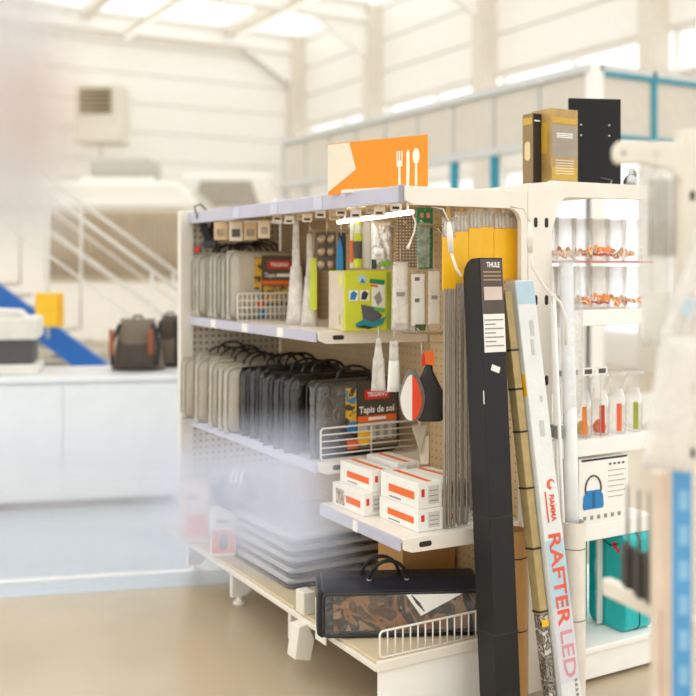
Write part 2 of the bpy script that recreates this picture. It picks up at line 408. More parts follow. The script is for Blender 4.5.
MB().prism([(-.55, 2.3), (.5, 2.3), (.36, top-.12), (-.42, top-.12)], -.03, .03).build('windscreen', VGL, t, bevel=.02)
MB().tube([(-.5, -.04, .36), (-.5, .22, .36)], .36, 20).build('wheel', BLACKP, t)
MB().tube([(.5, -.04, .36), (.5, .22, .36)], .36, 20).build('wheel', BLACKP, t)
loc, hw, hh = facing(72, 122, 84, 142, 18.4, CAMY)
t = thing('wall_heater', 'boxy pale air heater with dark louvred outlet on the far wall', 'heater', loc, CAMY)
bx('housing', mat('heater_grey', (226, 220, 206), .5), t, -hw/2, hw/2, 0, .7, 0, hh, .03)
bx('outlet', mat('heater_outlet', (110, 96, 74), .7), t, -hw*.36, hw*.28, -.03, .02, hh*.5, hh*.92)
for i in range(5):
    bx('louvre', mat('louvre_bronze', (176, 160, 128), .5), t, -hw*.36, hw*.28, -.06, -.025, hh*(.53+i*.08), hh*(.56+i*.08))
tb('bracket', COLM, t, [(0, .3, 0), (0, .3, -.2), (0, .75, -.35)], .03)

# staircase: blue stringer, white handrails
SBL = mat('stair_blue', (22, 98, 178), .4, var=.05)
Zs = 7.6; k = Zs/1000
org = at(0, 380, Zs); org.z = 0
t = thing('staircase', 'white railed staircase with a wide blue stringer going down behind the counter', 'staircase', org, CAMY)
def sp(x, y): return (x*k, CAMH-(y-HOR)*k)
st = [sp(-60, 241), sp(112, 368), sp(150, 396), sp(110, 396), sp(86, 376), sp(-60, 268)]
MB().prism(st, 0, .06).build('stringer', SBL, t)
for i in range(9):
    u = i/9; X, Z_ = sp(-40+u*150, 284+u*112)
    bx('step', mat('stair_tread', (196, 190, 178), .6), t, X-.14, X+.14, .06, .9, Z_-.03, Z_)
RW = mat('rail_white', (226, 222, 214), .4)
for y in (0, .93):
    for off in (0, 34, 60):
        a, b = sp(-40, 130+off), sp(185, 295+off); tb('handrail', RW, t, [(a[0], y, a[1]), (b[0], y, b[1])], .014 if off == 0 else .008)
    for xx in (-20, 48, 152):
        z0 = sp(xx, 130+(xx+40)*.733)[1]; z1 = max(.0, sp(xx, 258+(xx+60)*.74)[1]); tb('baluster', RW, t, [(xx*k, y, z1), (xx*k, y, z0)], .012)

# counter
CWH = mat('counter_white', (232, 236, 240), .35, var=.02, coat=.3)
loc, cw, ch = facing(-60, 180, 378, 509, 5.62, R(-18)); loc.z = 0
ct = thing('sales_counter', 'long white low counter carrying the backpacks, left of the shelving', 'counter', loc, R(-18))
CH = .745
bx('body', CWH, ct, -cw/2, cw/2, 0, .62, .05, CH-.03, .008); bx('worktop', CWH, ct, -cw/2-.02, cw/2+.02, -.02, .64, CH-.03, CH, .006)
bx('plinth', DGREY, ct, -cw/2+.04, cw/2-.04, .05, .58, 0, .05)
for i in range(2):
    a = -cw/2+.002+i*cw/2; bx('front_panel', CWH, ct, a, a+cw/2-.002, -.012, .0, .07, CH-.045, .004, 1)
CTX = Vector((math.cos(R(-18)), math.sin(R(-18)), 0)); CTY = Vector((-CTX.y, CTX.x, 0))
def on_counter(px, d):   # a point on the worktop under pixel column px, d metres behind its front edge
    base = loc + CTY*d; dr = ray(px, HOR); n = CTY
    q = EYE + dr*((base-EYE).dot(n)/dr.dot(n)); return Vector((q.x, q.y, CH))
# backpacks
def backpack(px, d, wd, h, dp, yaw, m, m2, label):
    t = thing('backpack', label, 'backpack', on_counter(px, d), yaw, 'backpacks on the counter')
    MB().pillow(wd, h, dp, 16, 16, 3, .1, .62, e=2.6).build('body', m, t, smooth=True)
    MB().pillow(wd*.74, h*.5, dp*.35, 10, 10, 5, .1, .9, y=-dp*.38, z=h*.08, e=3).build('front_pocket', m2, t, smooth=True)
    for s in (-1, 1):
        tb('side_strap', BLACK, t, [(s*wd*.4, -dp*.45, h*.12), (s*wd*.43, -dp*.42, h*.5), (s*wd*.3, -dp*.2, h*.9)], .012)
    tb('grab_loop', BLACK, t, [(-.03, 0, h*.97), (-.02, 0, h*1.05), (.02, 0, h*1.05), (.03, 0, h*.97)], .007)
    return t
BPG = mat('backpack_grey', (112, 100, 86), .8, bump=.15); BPD = mat('backpack_dark', (72, 62, 54), .8, bump=.15)
t = backpack(138, .3, .33, .31, .2, CAMY, BPG, BPD, 'grey brown backpack with rust coloured side straps standing on the white counter')
for s in (-1, 1): MB().pillow(.03, .15, .03, 6, 8, 2, .1, x=s*.115-.02, y=-.1, z=.1).build('rust_trim', mat('rust_cloth', (150, 84, 52), .7), t, smooth=True)
backpack(170, .47, .17, .32, .13, CAMY-.25, BPD, BPG, 'dark narrow backpack at the right end of the white counter beside the perforated panel')
# cash desk block at the far left and yellow box
t = thing('printer', 'grey white desk printer with dark tray at the left edge on the counter', 'printer', on_counter(8, .2), R(-18))
bx('body', mat('printer_white', (224, 220, 212), .5), t, -.22, .17, -.05, .3, .2, .33, .02, 3)
MB().prism([(-.22, .33), (.1, .33), (.06, .37), (-.22, .385)], -.02, .2).build('lid', mat('printer_white', (0,0,0)), t, bevel=.008)
bx('paper_tray', DGREY, t, -.22, .14, -.02, .28, .06, .2, .008); bx('base', mat('printer_white', (0,0,0)), t, -.22, .17, -.03, .3, 0, .06, .008)
loc2, a, b = facing(35, 62, 293, 327, 7.3, CAMY)
t = thing('yellow_sign_box', 'small yellow box mounted on the stair railing at the left', 'box', loc2, CAMY)
bx('box_body', YEL, t, -a/2, a/2, 0, .06, 0, b, .006); bx('side_band', mat('amber_card', (226, 160, 20), .5), t, a/2-.03, a/2-.005, -.004, 0, .01, b-.01)
tb('clamp', WIRE, t, [(0, .06, b*.6), (0, .28, b*.6)], .01)

# ------------------------------------------------------------------ the double sided shelving run
X0, XS0, XS1, X1 = 1.623, 2.088, 2.188, 2.66
Y0, YM, Y1 = 2.505, 3.043, 4.295
ZT = 1.605; ZD = .21; ZS2, ZMAT, ZS3 = 1.142, .69, .553
G = thing('gondola_shelving', 'long cream double sided shop shelving unit filled with camping goods', 'shelving', (0, 0, 0))
bx('canopy', W, G, X0+.01, XS1, Y0+.006, Y1, ZT-.02, ZT, .003)
bx('canopy_underside', TANS, G, X0+.03, XS0, Y0+.03, Y1-.02, ZT-.026, ZT-.02)
cr = bx('price_rail', RAIL, G, X0-.008, X0+.01, Y0+.004, Y1, ZT-.045, ZT+.006, .003)
# end fascia with rounded inner corner
fas = [(X0, ZT-.05), (X0+.07, ZT-.05)] + [(X0+.07+(XS0-X0-.14)*u, ZT-.05) for u in (.5, 1)]
fas = [(X0, ZT+.004), (X0, ZT-.04), (X0+.03, ZT-.052), (XS0-.075, ZT-.052)]
for k in range(7):
    an = R(90-90*k/6); fas.append((XS0-.075+.05*math.cos(an), ZT-.102+.05*math.sin(an)))
fas += [(XS0-.025, 1.0), (XS0-.022, .22), (XS0, .22), (XS0, ZT+.004)]
MB().prism(fas, Y0-.012, Y0+.008).build('end_frame', W, G, bevel=.002)
bx('rail_end_cap', mat('cap_grey', (158, 156, 168), .4), G, X0-.012, X0+.012, Y0-.004, Y0+.012, ZT-.048, ZT+.008, .004)
# spine
up = bx('upright', W, G, XS0, XS1, Y0-.016, Y0+.03, 0, 1.635, .003)
for zz in (1.51, 1.26, 1.0, .75):
    for xx in (XS0+.03, XS0+.075):
        pts = rrect(xx-.007, xx+.007, zz-.016, zz+.016, .0068, 3)
        MB().prism(pts, Y0-.0175, Y0-.014).build('slot', DARK, up)
bx('upright', W, G, XS0+.02, XS1-.02, YM-.02, YM+.02, 0, ZT-.03); bx('upright', W, G, XS0, XS1, Y1-.04, Y1, 0, ZT-.03)
bx('back_panel', TAN, G, XS0-.004, XS0+.012, Y0+.03, YM-.003, ZD, ZT-.03); bx('back_panel', TAN, G, XS0-.004, XS0+.012, YM+.003, Y1, ZD, ZT-.03)
bx('back_panel', W, G, XS1-.012, XS1, Y0+.03, Y1, .12, ZT-.03)
# far perforated end panel
pp = bx('perforated_panel', PERF, G, X0+.02, XS0-.01, Y1-.006, Y1+.004, ZD+.02, ZT-.03)
bx('panel_edge', W, G, X0-.045, X0+.02, Y1-.02, Y1+.02, .3, ZT+.012, .004)
# left shelves
def shelf(z, ya, yb, slotw=True, rail=True, xf=X0, th=.03):
    s = bx('shelf', W, G, xf, XS0-.005, ya, yb, z-.012, z, .002)
    if rail: bx('price_rail', RAIL, s, xf-.008, xf, ya+.01, yb-.01, z-.036, z+.002, .002)
    br = [(xf, z+.002), (xf, z-.03), (xf+.03, z-.042), (XS0-.01, z-.05), (XS0-.01, z+.002)]
    for yy in (ya-.002, yb-.006): MB().prism(br, yy, yy+.008).build('bracket', W, s, bevel=.0015)
    MB().prism(rrect(xf+.055, xf+.1, z-.029, z-.013, .007, 3), ya-.0035, ya-.001).build('slot', DARK, s)
    return s
shelf(ZS2, YM, Y1-.03); shelf(ZMAT, YM, Y1-.03); s3 = shelf(ZS3, Y0, YM-.01)
bx('ticket', PAPER, s3, X0-.0105, X0-.008, 2.76, 2.79, ZS3-.036, ZS3, .001)
for y in (3.3, 3.62, 3.95): bx('ticket', PAPER, G, X0-.0105, X0-.008, y, y+.05, ZS2-.034, ZS2)
for y in (3.0, 3.35, 3.7): bx('ticket', mat('pale_ticket', (206, 208, 226), .5), G, X0-.0105, X0-.008, y, y+.06, ZT-.04, ZT+.002)
# left deck
XD = 1.53
bx('deck', mat('deck_board', (214, 196, 164), .5, var=.05), G, XD, XS0, Y0, YM-.004, ZD-.012, ZD, .003); bx('deck', MATS['deck_board'], G, XD, XS0, YM+.004, Y1, ZD-.012, ZD, .003)
bx('deck_edge', W, G, XD-.004, XD+.008, Y0, Y1, ZD-.032, ZD-.012, .003)
bx('deck_edge', W, G, XD, XS0, Y0-.006, Y0+.004, ZD-.032, ZD-.002, .002)
bx('plinth_end', W2, G, XD+.012, XS0, Y0+.004, Y0+.016, .012, ZD-.032)
for yy in (2.53, 3.22, 3.75, 4.25):
    MB().prism([(1.6, ZD-.012), (1.6, .03), (1.66, .03), (1.74, .1), (XS0, .12), (XS0, ZD-.012)], yy-.012, yy+.012).build('leg', W2, G)
    MB().lathe([(.012, .03), (.012, .012), (.024, .008), (.024, 0)][::-1], 14, (1.635, yy, 0)).build('levelling_foot', W2, G)
MB().prism([(XD-.05, .075), (XD+.01, .06), (XD+.025, .13), (XD-.0, .185), (XD-.035, .18)], 2.94, 3.0).build('plinth_clip', W, G, bevel=.004)
bx('ticket_holder', W, G, XD-.012, XD+.03, 2.95, 3.01, ZD, ZD+.075, .004); bx('ticket', PAPER, G, XD-.016, XD-.0125, 2.79, 2.86, .165, .3)
# right side shelves and deck
bx('top_shelf', W, G, XS1-.004, X1, Y0-.01, Y1, 1.622, 1.645, .003)
fr = [(XS1, 1.648), (XS1, 1.48)]
for k in range(7):
    an = R(180-90*k/6); fr.append((XS1+.075+.05*math.cos(an), 1.55+.045*math.sin(an)))
fr += [(X1, 1.6), (X1, 1.648)]
MB().prism(fr[::-1], Y0-.014, Y0+.006).build('end_frame', W, G, bevel=.002)
ZR = [1.222, .79, .506]
for z in ZR:
    s = bx('shelf', W2, G, XS1+.005, X1, Y0-.01, Y1, z-.014, z, .003)
    bx('shelf_end', W2, s, XS1, X1, Y0-.016, Y0-.008, z-.052, z+.002, .003)
bx('glass_shelf', film('shelf_glass', (240, 225, 215), .25, .2, 4, bump=0), G, XS1, X1, Y0, Y0+.3, 1.381, 1.386)
bx('glass_shelf_edge', mat('red_edge', (196, 96, 84), .4), G, XS1, X1, Y0-.004, Y0, 1.3805, 1.3865)
bx('deck', W2, G, XS1, X1+.3, Y0-.06, Y1, .1, .12, .004); bx('plinth_end', W2, G, XS1, X1+.28, Y0-.05, Y0-.035, .015, .1)
# tube lamp under the canopy
lamp_tube = bpy.data.materials.new('tube_glow'); lamp_tube.use_nodes = True
lq = lamp_tube.node_tree.nodes['Principled BSDF']; lq.inputs['Emission Color'].default_value = (1, .98, .94, 1); lq.inputs['Emission Strength'].default_value = 5
t = thing('tube_lamp', 'thin white tube lamp slung under the canopy above the hanging packs', 'lamp', (1.69, 2.56, 1.523))
tb('tube', lamp_tube, t, [(.14, .71, .012), (0, 0, .012)], .008, 12)
for s in (.05, .9): tb('holder', WIREW, t, [(.14*s, .71*s, .012), (.14*s, .71*s, .056)], .004)
tb('cord', WIREW, t, [(0, 0, .012), (.01, -.005, -.02), (.008, 0, -.05), (-.004, 0, -.075)], .003)
tb('pull_knob', WIREW, t, [(-.004, 0, -.075), (-.016, 0, -.1)], [.003, .006])
# peg hooks on the spine (wire parts of the shelving)
def hook(y, z, ln=.2, y2=None):
    yy = y if y2 is None else y2
    tb('hook', WIRE, G, [(XS0-.004, y, z), (XS0-ln, yy, z+.01), (XS0-ln-.012, yy, z+.022)], .0028, 6)

# ------------------------------------------------------------------ orange sign and boxes on top
SGN = mat('sign_orange', (240, 146, 12), .45, var=.03)
loc, sw, sh = facing(328, 427, 134, 187, 3.2, R(-68)); loc.z = ZT+.001
t = thing('aisle_sign', 'orange sign board with white cutlery symbol on top of the shelving', 'sign', loc, R(-68))
bx('board', SGN, t, -sw/2, sw/2, 0, .006, 0, sh, .001)
pt = [(-sw/2, sh*.98), (-sw/2, sh*.05), (-sw*.2, sh*.46), (-sw*.27, sh*.985)]
MB().prism(pt, -.0012, -.0002).build('pale_corner', mat('sign_cream', (236, 226, 204), .5), t)
bx('foot', W, t, -sw*.3, sw*.1, -.03, .03, 0, .012, .002)
CW = mat('sign_white', (252, 244, 226), .5)
def fork(x): 
    m = MB(); m.box(x-.004, x+.004, -.002, -.0005, .015, sh*.5)
    m.prism(rrect(x-.011, x+.011, sh*.45, sh*.56, .004), -.002, -.0005)
    for d in (-.009, 0, .009): m.box(x+d-.0022, x+d+.0022, -.002, -.0005, sh*.55, sh*.74)
    m.build('fork_symbol', CW, t)
def knife(x): MB().prism([(x-.005, .015), (x+.005, .015), (x+.007, sh*.45), (x+.007, sh*.7), (x+.002, sh*.76), (x-.005, sh*.7)], -.002, -.0005).build('knife_symbol', CW, t)
def spoon(x):
    m = MB().box(x-.004, x+.004, -.002, -.0005, .015, sh*.5)
    m.prism([(x+.013*math.cos(a), sh*.62+sh*.15*math.sin(a)) for a in [2*PI*k/16 for k in range(16)]], -.002, -.0005).build('spoon_symbol', CW, t)
fork(sw*.24); knife(sw*.32); spoon(sw*.4)

GOLD = mat('gold_box_print', (176, 144, 84), .35, var=.3, scale=9, coat=.3)
GBR = mat('brown_box_print', (138, 112, 68), .35, coat=.4)
GY = mat('gold_yellow_print', (204, 164, 60), .4)
ZR_T = 1.648
def carton(name, label, x0, x1, y0, y1, Z, yaw, dp, m, z=None, group=None, cat='box', lid=True):
    loc, wd, h = facing(x0, x1, y0, y1, Z, yaw)
    if z is not None: h += loc.z-z; loc.z = z
    t = thing(name, label, cat, loc, yaw, group)
    bx('carton', m, t, -wd/2, wd/2, 0, dp, 0, h, .002)
    return t, wd, h
t, wd, h = carton('gift_box', 'narrow brown and gold carton left of the taller gold carton on top', 533, 541, 113, 187, 3.36, END, .055, GBR, ZR_T, 'gold cartons on the top shelf')
MB().prism(rrect(.014, .042, h*.33, h*.6, .013), -wd/2-.001, -wd/2, 'x').build('oval_picture', mat('cream_print', (226, 206, 160), .5), t); bx('dark_front', mat('near_black_print', (40, 32, 26), .4), t, -wd*.48, wd*.48, -.0008, 0, .003, h-.003); bx('gold_top', GY, t, -wd/2-.001, -wd/2, .006, .05, h*.84, h*.94); bx('text_line', WTEXT, t, -wd*.35, wd*.35, -.001, 0, h*.88, h*.9)
t, wd, h = carton('gift_box', 'wide gold carton with grey panel standing between narrow carton and black panel', 551, 578, 109, 187, 3.36, END, .1, GOLD, ZR_T, 'gold cartons on the top shelf')
bx('grey_panel', mat('grey_gold', (156, 146, 130), .3, var=.12, coat=.3), t, -wd*.46, wd*.46, -.001, 0, h*.35, h*.78)
bx('yellow_band', GY, t, -wd/2-.001, -wd/2, .02, .05, h*.4, h*.82)
bx('yellow_band', GY, t, -wd*.46, wd*.46, -.001, 0, h*.04, h*.22); bx('lid_band', GY, t, -wd*.46, wd*.46, -.001, 0, h*.8, h*.88)
for i in range(3): bx('text_line', WTEXT, t, -wd*.3, wd*.3, -.0016, -.001, h*(.66-i*.025), h*(.672-i*.025))
for i in range(6): bx('text_line', PAPER, t, -wd*.34, wd*.34, -.0016, -.001, h*(.3-i*.035), h*(.308-i*.035))
loc, wd, h = facing(569, 621, 97, 185, 3.5, R(-22)); loc.z = ZR_T
t = thing('induction_hob', 'tall black glossy panel standing on the top shelf behind the gold cartons', 'panel', loc, R(-22))
bx('sheet', mat('black_gloss', (16, 13, 10), .25, spec=.3), t, -wd/2, wd/2, 0, .012, 0, h, .002)
for xx in (-.27, .27):
    for zz in (.58, .7): MB().lathe([(.003, 0), (.003, .002)], 10).build('rivet', WIRE, t).matrix_local = Matrix.Translation((xx*wd, 0, zz*h)) @ Matrix.Rotation(PI/2, 4, 'X')
tb('stand_wire', WIRE, t, [(-.02, -.002, .0), (-.015, -.05, .003), (.03, -.06, .003), (.05, -.03, .02), (.02, -.002, .03)], .002)
p = at(630, 181, 3.52); 
t = thing('chrome_tap', 'crumpled chrome fitting lying on the top shelf right of the black panel', 'fitting', (p.x, p.y, ZR_T), .4)
CHR = mat('chrome', (190, 190, 190), .12, metal=1)
MB().lathe([(.0, 0), (.022, .002), (.026, .02), (.018, .038), (.006, .044)], 14).build('body', CHR, t, smooth=True)
tb('spout', CHR, t, [(0, 0, .035), (.012, 0, .062), (.035, 0, .06), (.045, 0, .04)], .008)

# ------------------------------------------------------------------ bagged ground sheets
ORD = ['first', 'second', 'third', 'fourth', 'fifth', 'sixth', 'seventh', 'eighth', 'ninth', 'tenth']
def baggy(name, rgb, rgb2):
    return blotch(name, [rgb, rgb2, rgb], 5, .45, .7, .35, .8)
BGREY = mat('bag_grey_sheen', (186, 180, 164), .35, coat=1, bump=.35, scale=8, var=.15, bscale=14)
BBEIGE = mat('bag_beige_sheen', (188, 179, 160), .4, coat=1, bump=.4, scale=8, var=.15, bscale=14)
BDARK = mat('bag_dark_sheen', (30, 25, 18), .25, coat=.4, bump=.8, scale=8, var=.3, bscale=14)
BSILV = mat('bag_silver_sheen', (92, 90, 86), .22, metal=.35, coat=.6, bump=1.0, scale=9, var=.5, bscale=30)
PIPE = mat('bag_piping', (134, 126, 108), .5, coat=.5); PIPED = mat('bag_piping_black', (24, 23, 24), .4, coat=.6)
def matbag(xa, xb, y, z, h, th, m, pm, label, group, lean=0, seed=0):
    wd = xb-xa
    t = thing('ground_sheet_bag', label, 'bag', ((xa+xb)/2, y, z+.002), 0, group, rot=(lean, 0, random.uniform(-.04, .04)))
    MB().pillow(wd, h, th, 12, 12, seed, .12, 1.0, e=10).build('body', m, t, smooth=True)
    pts = rrect(-wd/2+.006, wd/2-.006, .006, h-.004, .035, 5)
    for yy in (-th*.42, th*.42):
        tb('piping', pm, t, [(a, yy, b) for a, b in pts+pts[:1]], .003, 6)
    hp = [(-.07, 0, h-.012)] + [(-.07*math.cos(a), random.uniform(-.004, .004), h+.045*math.sin(a)) for a in [PI*k/8 for k in range(1, 8)]] + [(.07, 0, h-.012)]
    tb('handle', BLACKP, t, hp, .0055, 6)
    return t
# upper shelf: eight bags, the nearest with a printed label
for i in range(8):
    y = 4.22-i*.057; near = i == 7
    lab = ('clear bagged grey ground sheet with red label, nearest on the upper shelf' if near else
           'grey bagged ground sheet on the upper shelf, %s from the perforated panel' % ORD[i])
    t = matbag(1.615+random.uniform(-.01, .02), 1.945, y, ZS2, .285+random.uniform(-.012, .012), .05, BGREY if i > 2 else BBEIGE, PIPE, lab, 'bagged ground sheets on the upper shelf', 0, i)
    if near:
        f = -.031
        bx('label_card', mat('label_grey', (80, 75, 68), .5, coat=.5), t, -.02, .135, f-.002, f+.006, .06, .27)
        bx('red_banner', RED, t, .005, .11, f-.004, f-.002, .215, .248); txt(t, 'TRIGANO', WTEXT, .058, .231, .022, y=f-.005, width=.085, bold=.02)
        txt(t, 'Tapis', WTEXT, .015, .187, .024, y=f-.003, width=.05, bold=.015); bx('text_line', WTEXT, t, .046, .118, f-.0035, f-.002, .181, .193)
        bx('orange_band', ORANGE, t, -.02, .135, f-.004, f-.002, .148, .165)
        bx('picture', blotch('tent_photo', [(196, 190, 176), (120, 110, 90), (222, 180, 60), (90, 84, 70)], 30), t, -.015, .13, f-.004, f-.002, .07, .142)
        bx('colour_strip', blotch('flower_photo', [(70, 110, 60), (60, 130, 170), (220, 170, 50), (60, 60, 50)], 22), t, -.055, -.024, f-.003, f+.006, .13, .262)
        bx('orange_patch', ORANGE, t, -.045, -.012, f-.004, f+.004, .055, .085); bx('blue_patch', BLUE, t, -.035, -.008, f-.004, f+.004, .012, .045)
# lower shelf: beige bags behind, dark bags in front, the nearest with its large label
for i in range(7):
    matbag(1.565+.02*(i % 2)+random.uniform(-.01, .01), 1.93, 4.2-i*.075, ZMAT, .29+random.uniform(-.02, .012), .062, BBEIGE, PIPE,
           'beige bagged ground sheet on the lower shelf, %s from the perforated panel' % ORD[i], 'beige bagged sheets on the lower shelf', .03, 20+i)
for i in range(6):
    t = matbag(1.6+random.uniform(-.015, .01), 1.96, 3.66-i*.082, ZMAT, .285+random.uniform(-.012, .008), .068, BDARK, PIPED,
           'dark glossy bagged ground sheet on the lower shelf, %s behind the large labelled one' % ORD[5-i], 'dark bagged sheets on the lower shelf', .02, 40+i)
    if i == 1: bx('red_tab', RED, t, -.03, .05, -.038, -.02, .262, .288)
t = matbag(1.622, 1.985, 3.115, ZMAT, .275, .07, BSILV, PIPED, 'clear bag of silver grey ground sheet with the large printed label, nearest on lower shelf', None, 0, 61)
f = -.043
bx('label_card', mat('label_dark', (58, 54, 50), .45, coat=.8), t, -.01, .155, f-.002, f+.008, .015, .265)
bx('red_banner', RED, t, .02, .125, f-.004, f-.002, .2, .235); txt(t, 'TRIGANO', WTEXT, .073, .217, .022, y=f-.005, width=.085, bold=.02)
txt(t, 'Tapis de sol', WTEXT, .072, .163, .034, y=f-.003, width=.15, bold=.018)
bx('orange_band', ORANGE, t, -.01, .155, f-.004, f-.002, .12, .142); bx('text_line', WTEXT, t, .035, .11, f-.005, f-.004, .126, .136)
bx('picture', mat('awning_photo_sky', (206, 200, 190), .4, coat=.8), t, -.01, .155, f-.004, f-.002, .03, .118)
for a in (.03, .065, .1, .135): bx('picture_post', GREY, t, a, a+.018, f-.005, f-.004, .05, .105)
bx('picture_ground', mat('awning_photo_ground', (120, 104, 84), .4, coat=.8), t, -.01, .155, f-.005, f-.004, .03, .055)
MB().prism([(.015+.028*math.cos(a), .065+.028*math.sin(a)) for a in [2*PI*k/20 for k in range(20)]], f-.007, f-.005).build('yellow_disc', YEL, t)
bx('colour_strip', MATS['flower_photo'], t, -.055, -.015, f-.003, f+.008, .1, .245); bx('colour_strip', BLUE, t, -.05, -.015, f-.004, f+.006, .085, .125); bx('orange_patch', ORANGE, t, -.05, -.008, f-.004, f+.006, .03, .06)

def wire_panel(label, pa, pb, z0, z1, nv, nh, r=.0025, m=WIREW, back=None):
    """wire divider: a rounded frame with upright and level wires"""
    pa, pb = Vector(pa), Vector(pb); d = (pb-pa); L = d.length; yaw = math.atan2(d.y, d.x)
    t = thing('wire_divider', label, 'wire divider', (pa.x, pa.y, z0), yaw)
    h = z1-z0; pts = rrect(0, L, 0.003, h, .012, 3)
    tb('frame', m, t, [(a, 0, b) for a, b in pts+pts[:1]], r*1.4, 6)
    for i in range(nv): a = L*(i+1)/(nv+1); tb('upright_wire', m, t, [(a, 0, .003), (a, 0, h)], r, 5)
    for i in range(nh): b = h*(i+1)/(nh+1); tb('level_wire', m, t, [(0, 0, b), (L, 0, b)], r, 5)
    return t
wire_panel('white wire grid divider in front of the upper row of ground sheets', (1.635, 3.765, 0), (1.95, 3.765, 0), ZS2+.001, ZS2+.115, 14, 3)
wire_panel('white wire rail divider in front of the bag with the large label', (1.64, 3.058, 0), (2.05, 3.058, 0), ZMAT+.001, ZMAT+.115, 1, 4)
wire_panel('white wire fence along the near end of the bottom deck', (1.545, 2.512, 0), (1.95, 2.512, 0), ZD+.001, ZD+.082, 14, 0)

# ------------------------------------------------------------------ under the canopy, far part
t = thing('strap_clip', 'black webbing strap with buckle hanging at the far end under the canopy', 'strap', at(207, 247, 4.42), CAMY)
k = .00442
MB().prism([(-.05, .14), (-.035, .16), (.035, .03), (.02, .0), (-.005, .01)], -.008, .008).build('webbing', BLACK, t, bevel=.004)
MB().prism([(.05, .12), (.025, .13), (-.005, .05), (.015, .0), (.04, .03)], .004, .02).build('webbing', BLACK, t, bevel=.004)
bx('buckle', BLACKP, t, -.02, .045, -.012, .026, -.005, .03, .006); tb('hook_wire', BLACKP, t, [(-.05, 0, .15), (-.055, 0, .18), (-.03, .02, .19), (-.01, .04, .165)], .004)
t = thing('red_tag', 'small red tag clipped to the perforated far end panel', 'tag', at(197, 252, 4.46), CAMY)
bx('card', RED, t, -.013, .013, 0, .003, 0, .022); bx('clip', DARK, t, -.018, .018, .003, .01, -.004, .026, .002)
KR = mat('kraft_card', (214, 184, 140), .6, var=.1); KR2 = mat('pale_card', (232, 216, 190), .6)
k = 0
for i, (x0, x1, y0, y1, Z) in enumerate([(214, 228, 222, 240, 4.2), (229, 243, 221, 241, 4.15), (244, 257, 222, 240, 4.1), (258, 270, 220, 238, 4.0)]):
    loc, wd, h = facing(x0, x1, y0, y1, Z, CAMY)
    t = thing('small_pack', 'small pale carton pack hanging under the canopy above the bags, %s from the left' % ORD[i], 'pack', loc, CAMY, 'small packs above the bags')
    bx('card', KR2 if i % 2 else KR, t, -wd/2, wd/2, 0, .02, 0, h, .003); bx('window', DGREY if i == 1 else CLEAR, t, -wd*.3, wd*.3, -.002, 0, h*.2, h*.6)
    tb('hang_loop', WIRE, t, [(0, .01, h), (0, .01, min(h+.06, ZT-.03-loc.z))], .003, 5)
for i in range(11):
    Y = 3.42-i*.082; X = 1.648+.01*(i % 3)
    t = thing('price_flag', 'small price ticket on a wire under the canopy front, %s from far end' % (ORD+['eleventh'])[i], 'ticket', (X, Y, ZT-.066-.012*(i % 2)), CAMY+random.uniform(-.3, .3), 'price tickets under the canopy')
    bx('card', [KR2, PAPER, KR][i % 3], t, -.018, .018, 0, .003, 0, .03); bx('print', [DGREY, CARD, GREY][i % 3], t, -.012, .01, -.0008, 0, .006, .014)
    hz = ZT-.026-t.location.z; tb('wire', WIRE, t, [(0, .002, .03), (.006, .004, hz*.8), (0, .006, hz)], .0018, 5)

# ------------------------------------------------------------------ hanging packs
def pack(name, label, x0, x1, y0, y1, Z, yaw=CAMY, cat='pack', group=None, hookto=None):
    loc, wd, h = facing(x0, x1, y0, y1, Z, yaw)
    return thing(name, label, cat, loc, yaw, group), wd, h
def hangloop(t, h, up, d=.01): tb('hang_wire', WIRE, t, [(0, .0, h-.01), (0, d, h+up)], .002, 5)
for i, (x0, x1, y0, y1, Z) in enumerate([(286, 306, 219, 324, 3.85), (301, 318, 234, 327, 3.78)]):
    t, wd, h = pack('pegs_bag', ['tall milky plastic bag hanging beside the bag with the red label', 'shorter milky plastic bag beside the yellow green strip'][i], x0, x1, y0, y1, Z, cat='bag', group='milky bags left of the lime box')
    MB().pillow(wd, h*.55, .06, 10, 12, 70+i, .2, .55).build('pouch', MILKY, t, smooth=True)
    MB().pillow(wd*.42, h*.5, .012, 6, 8, 72+i, .2, .7, z=h*.5).build('header', MILKY, t, smooth=True)
    MB().pillow(wd*.7, h*.4, .04, 8, 8, 75+i, .2, .6, z=.01).build('contents', mat('bag_contents', (244, 238, 228), .6), t, smooth=True)
    hangloop(t, h, .05)
t, wd, h = pack('slim_pack', 'slim yellow green strip pack hanging left of the round knobs card', 310, 317, 258, 310, 3.72)
bx('card', LIME, t, -wd/2, wd/2, 0, .008, 0, h, .002); hangloop(t, h, .1)
t, wd, h = pack('knob_card', 'dark card holding rows of round metallic knobs under the canopy', 317, 336, 232, 271, 3.70)
bx('card', mat('dark_card', (88, 76, 66), .5), t, -wd/2, wd/2, 0, .004, 0, h, .001)
for r_ in range(3):
    for c in range(2):
        o = MB().lathe([(.0, 0), (.013, .002), (.0165, .008), (.0145, .016), (.006, .02)], 14).build('knob', mat('bronze_knob', (170, 148, 124), .3, metal=.4), t, smooth=True)
        o.matrix_local = Matrix.Translation((wd*(.24 if c else -.24), 0, h*(.17+.32*r_))) @ Matrix.Rotation(PI/2, 4, 'X')
hangloop(t, h, .06)
t, wd, h = pack('blue_brush_pack', 'bright blue pointed tool on dark card beside the knob card', 336, 346, 236, 271, 3.66)
bx('card', mat('navy_card', (34, 40, 58), .5), t, -wd*.3, wd*.5, .004, .008, 0, h*1.1, .001)
MB().prism([(-wd*.5, 0), (wd*.25, 0), (wd*.2, h*.6), (-wd*.1, h), (-wd*.4, h*.7)], -.012, .004).build('tool', BLUE, t, bevel=.003); hangloop(t, h*1.1, .05)
t, wd, h = pack('torch_pack', 'blister pack with lime green and black cylinder torch and orange edge', 350, 366, 222, 268, 3.6)
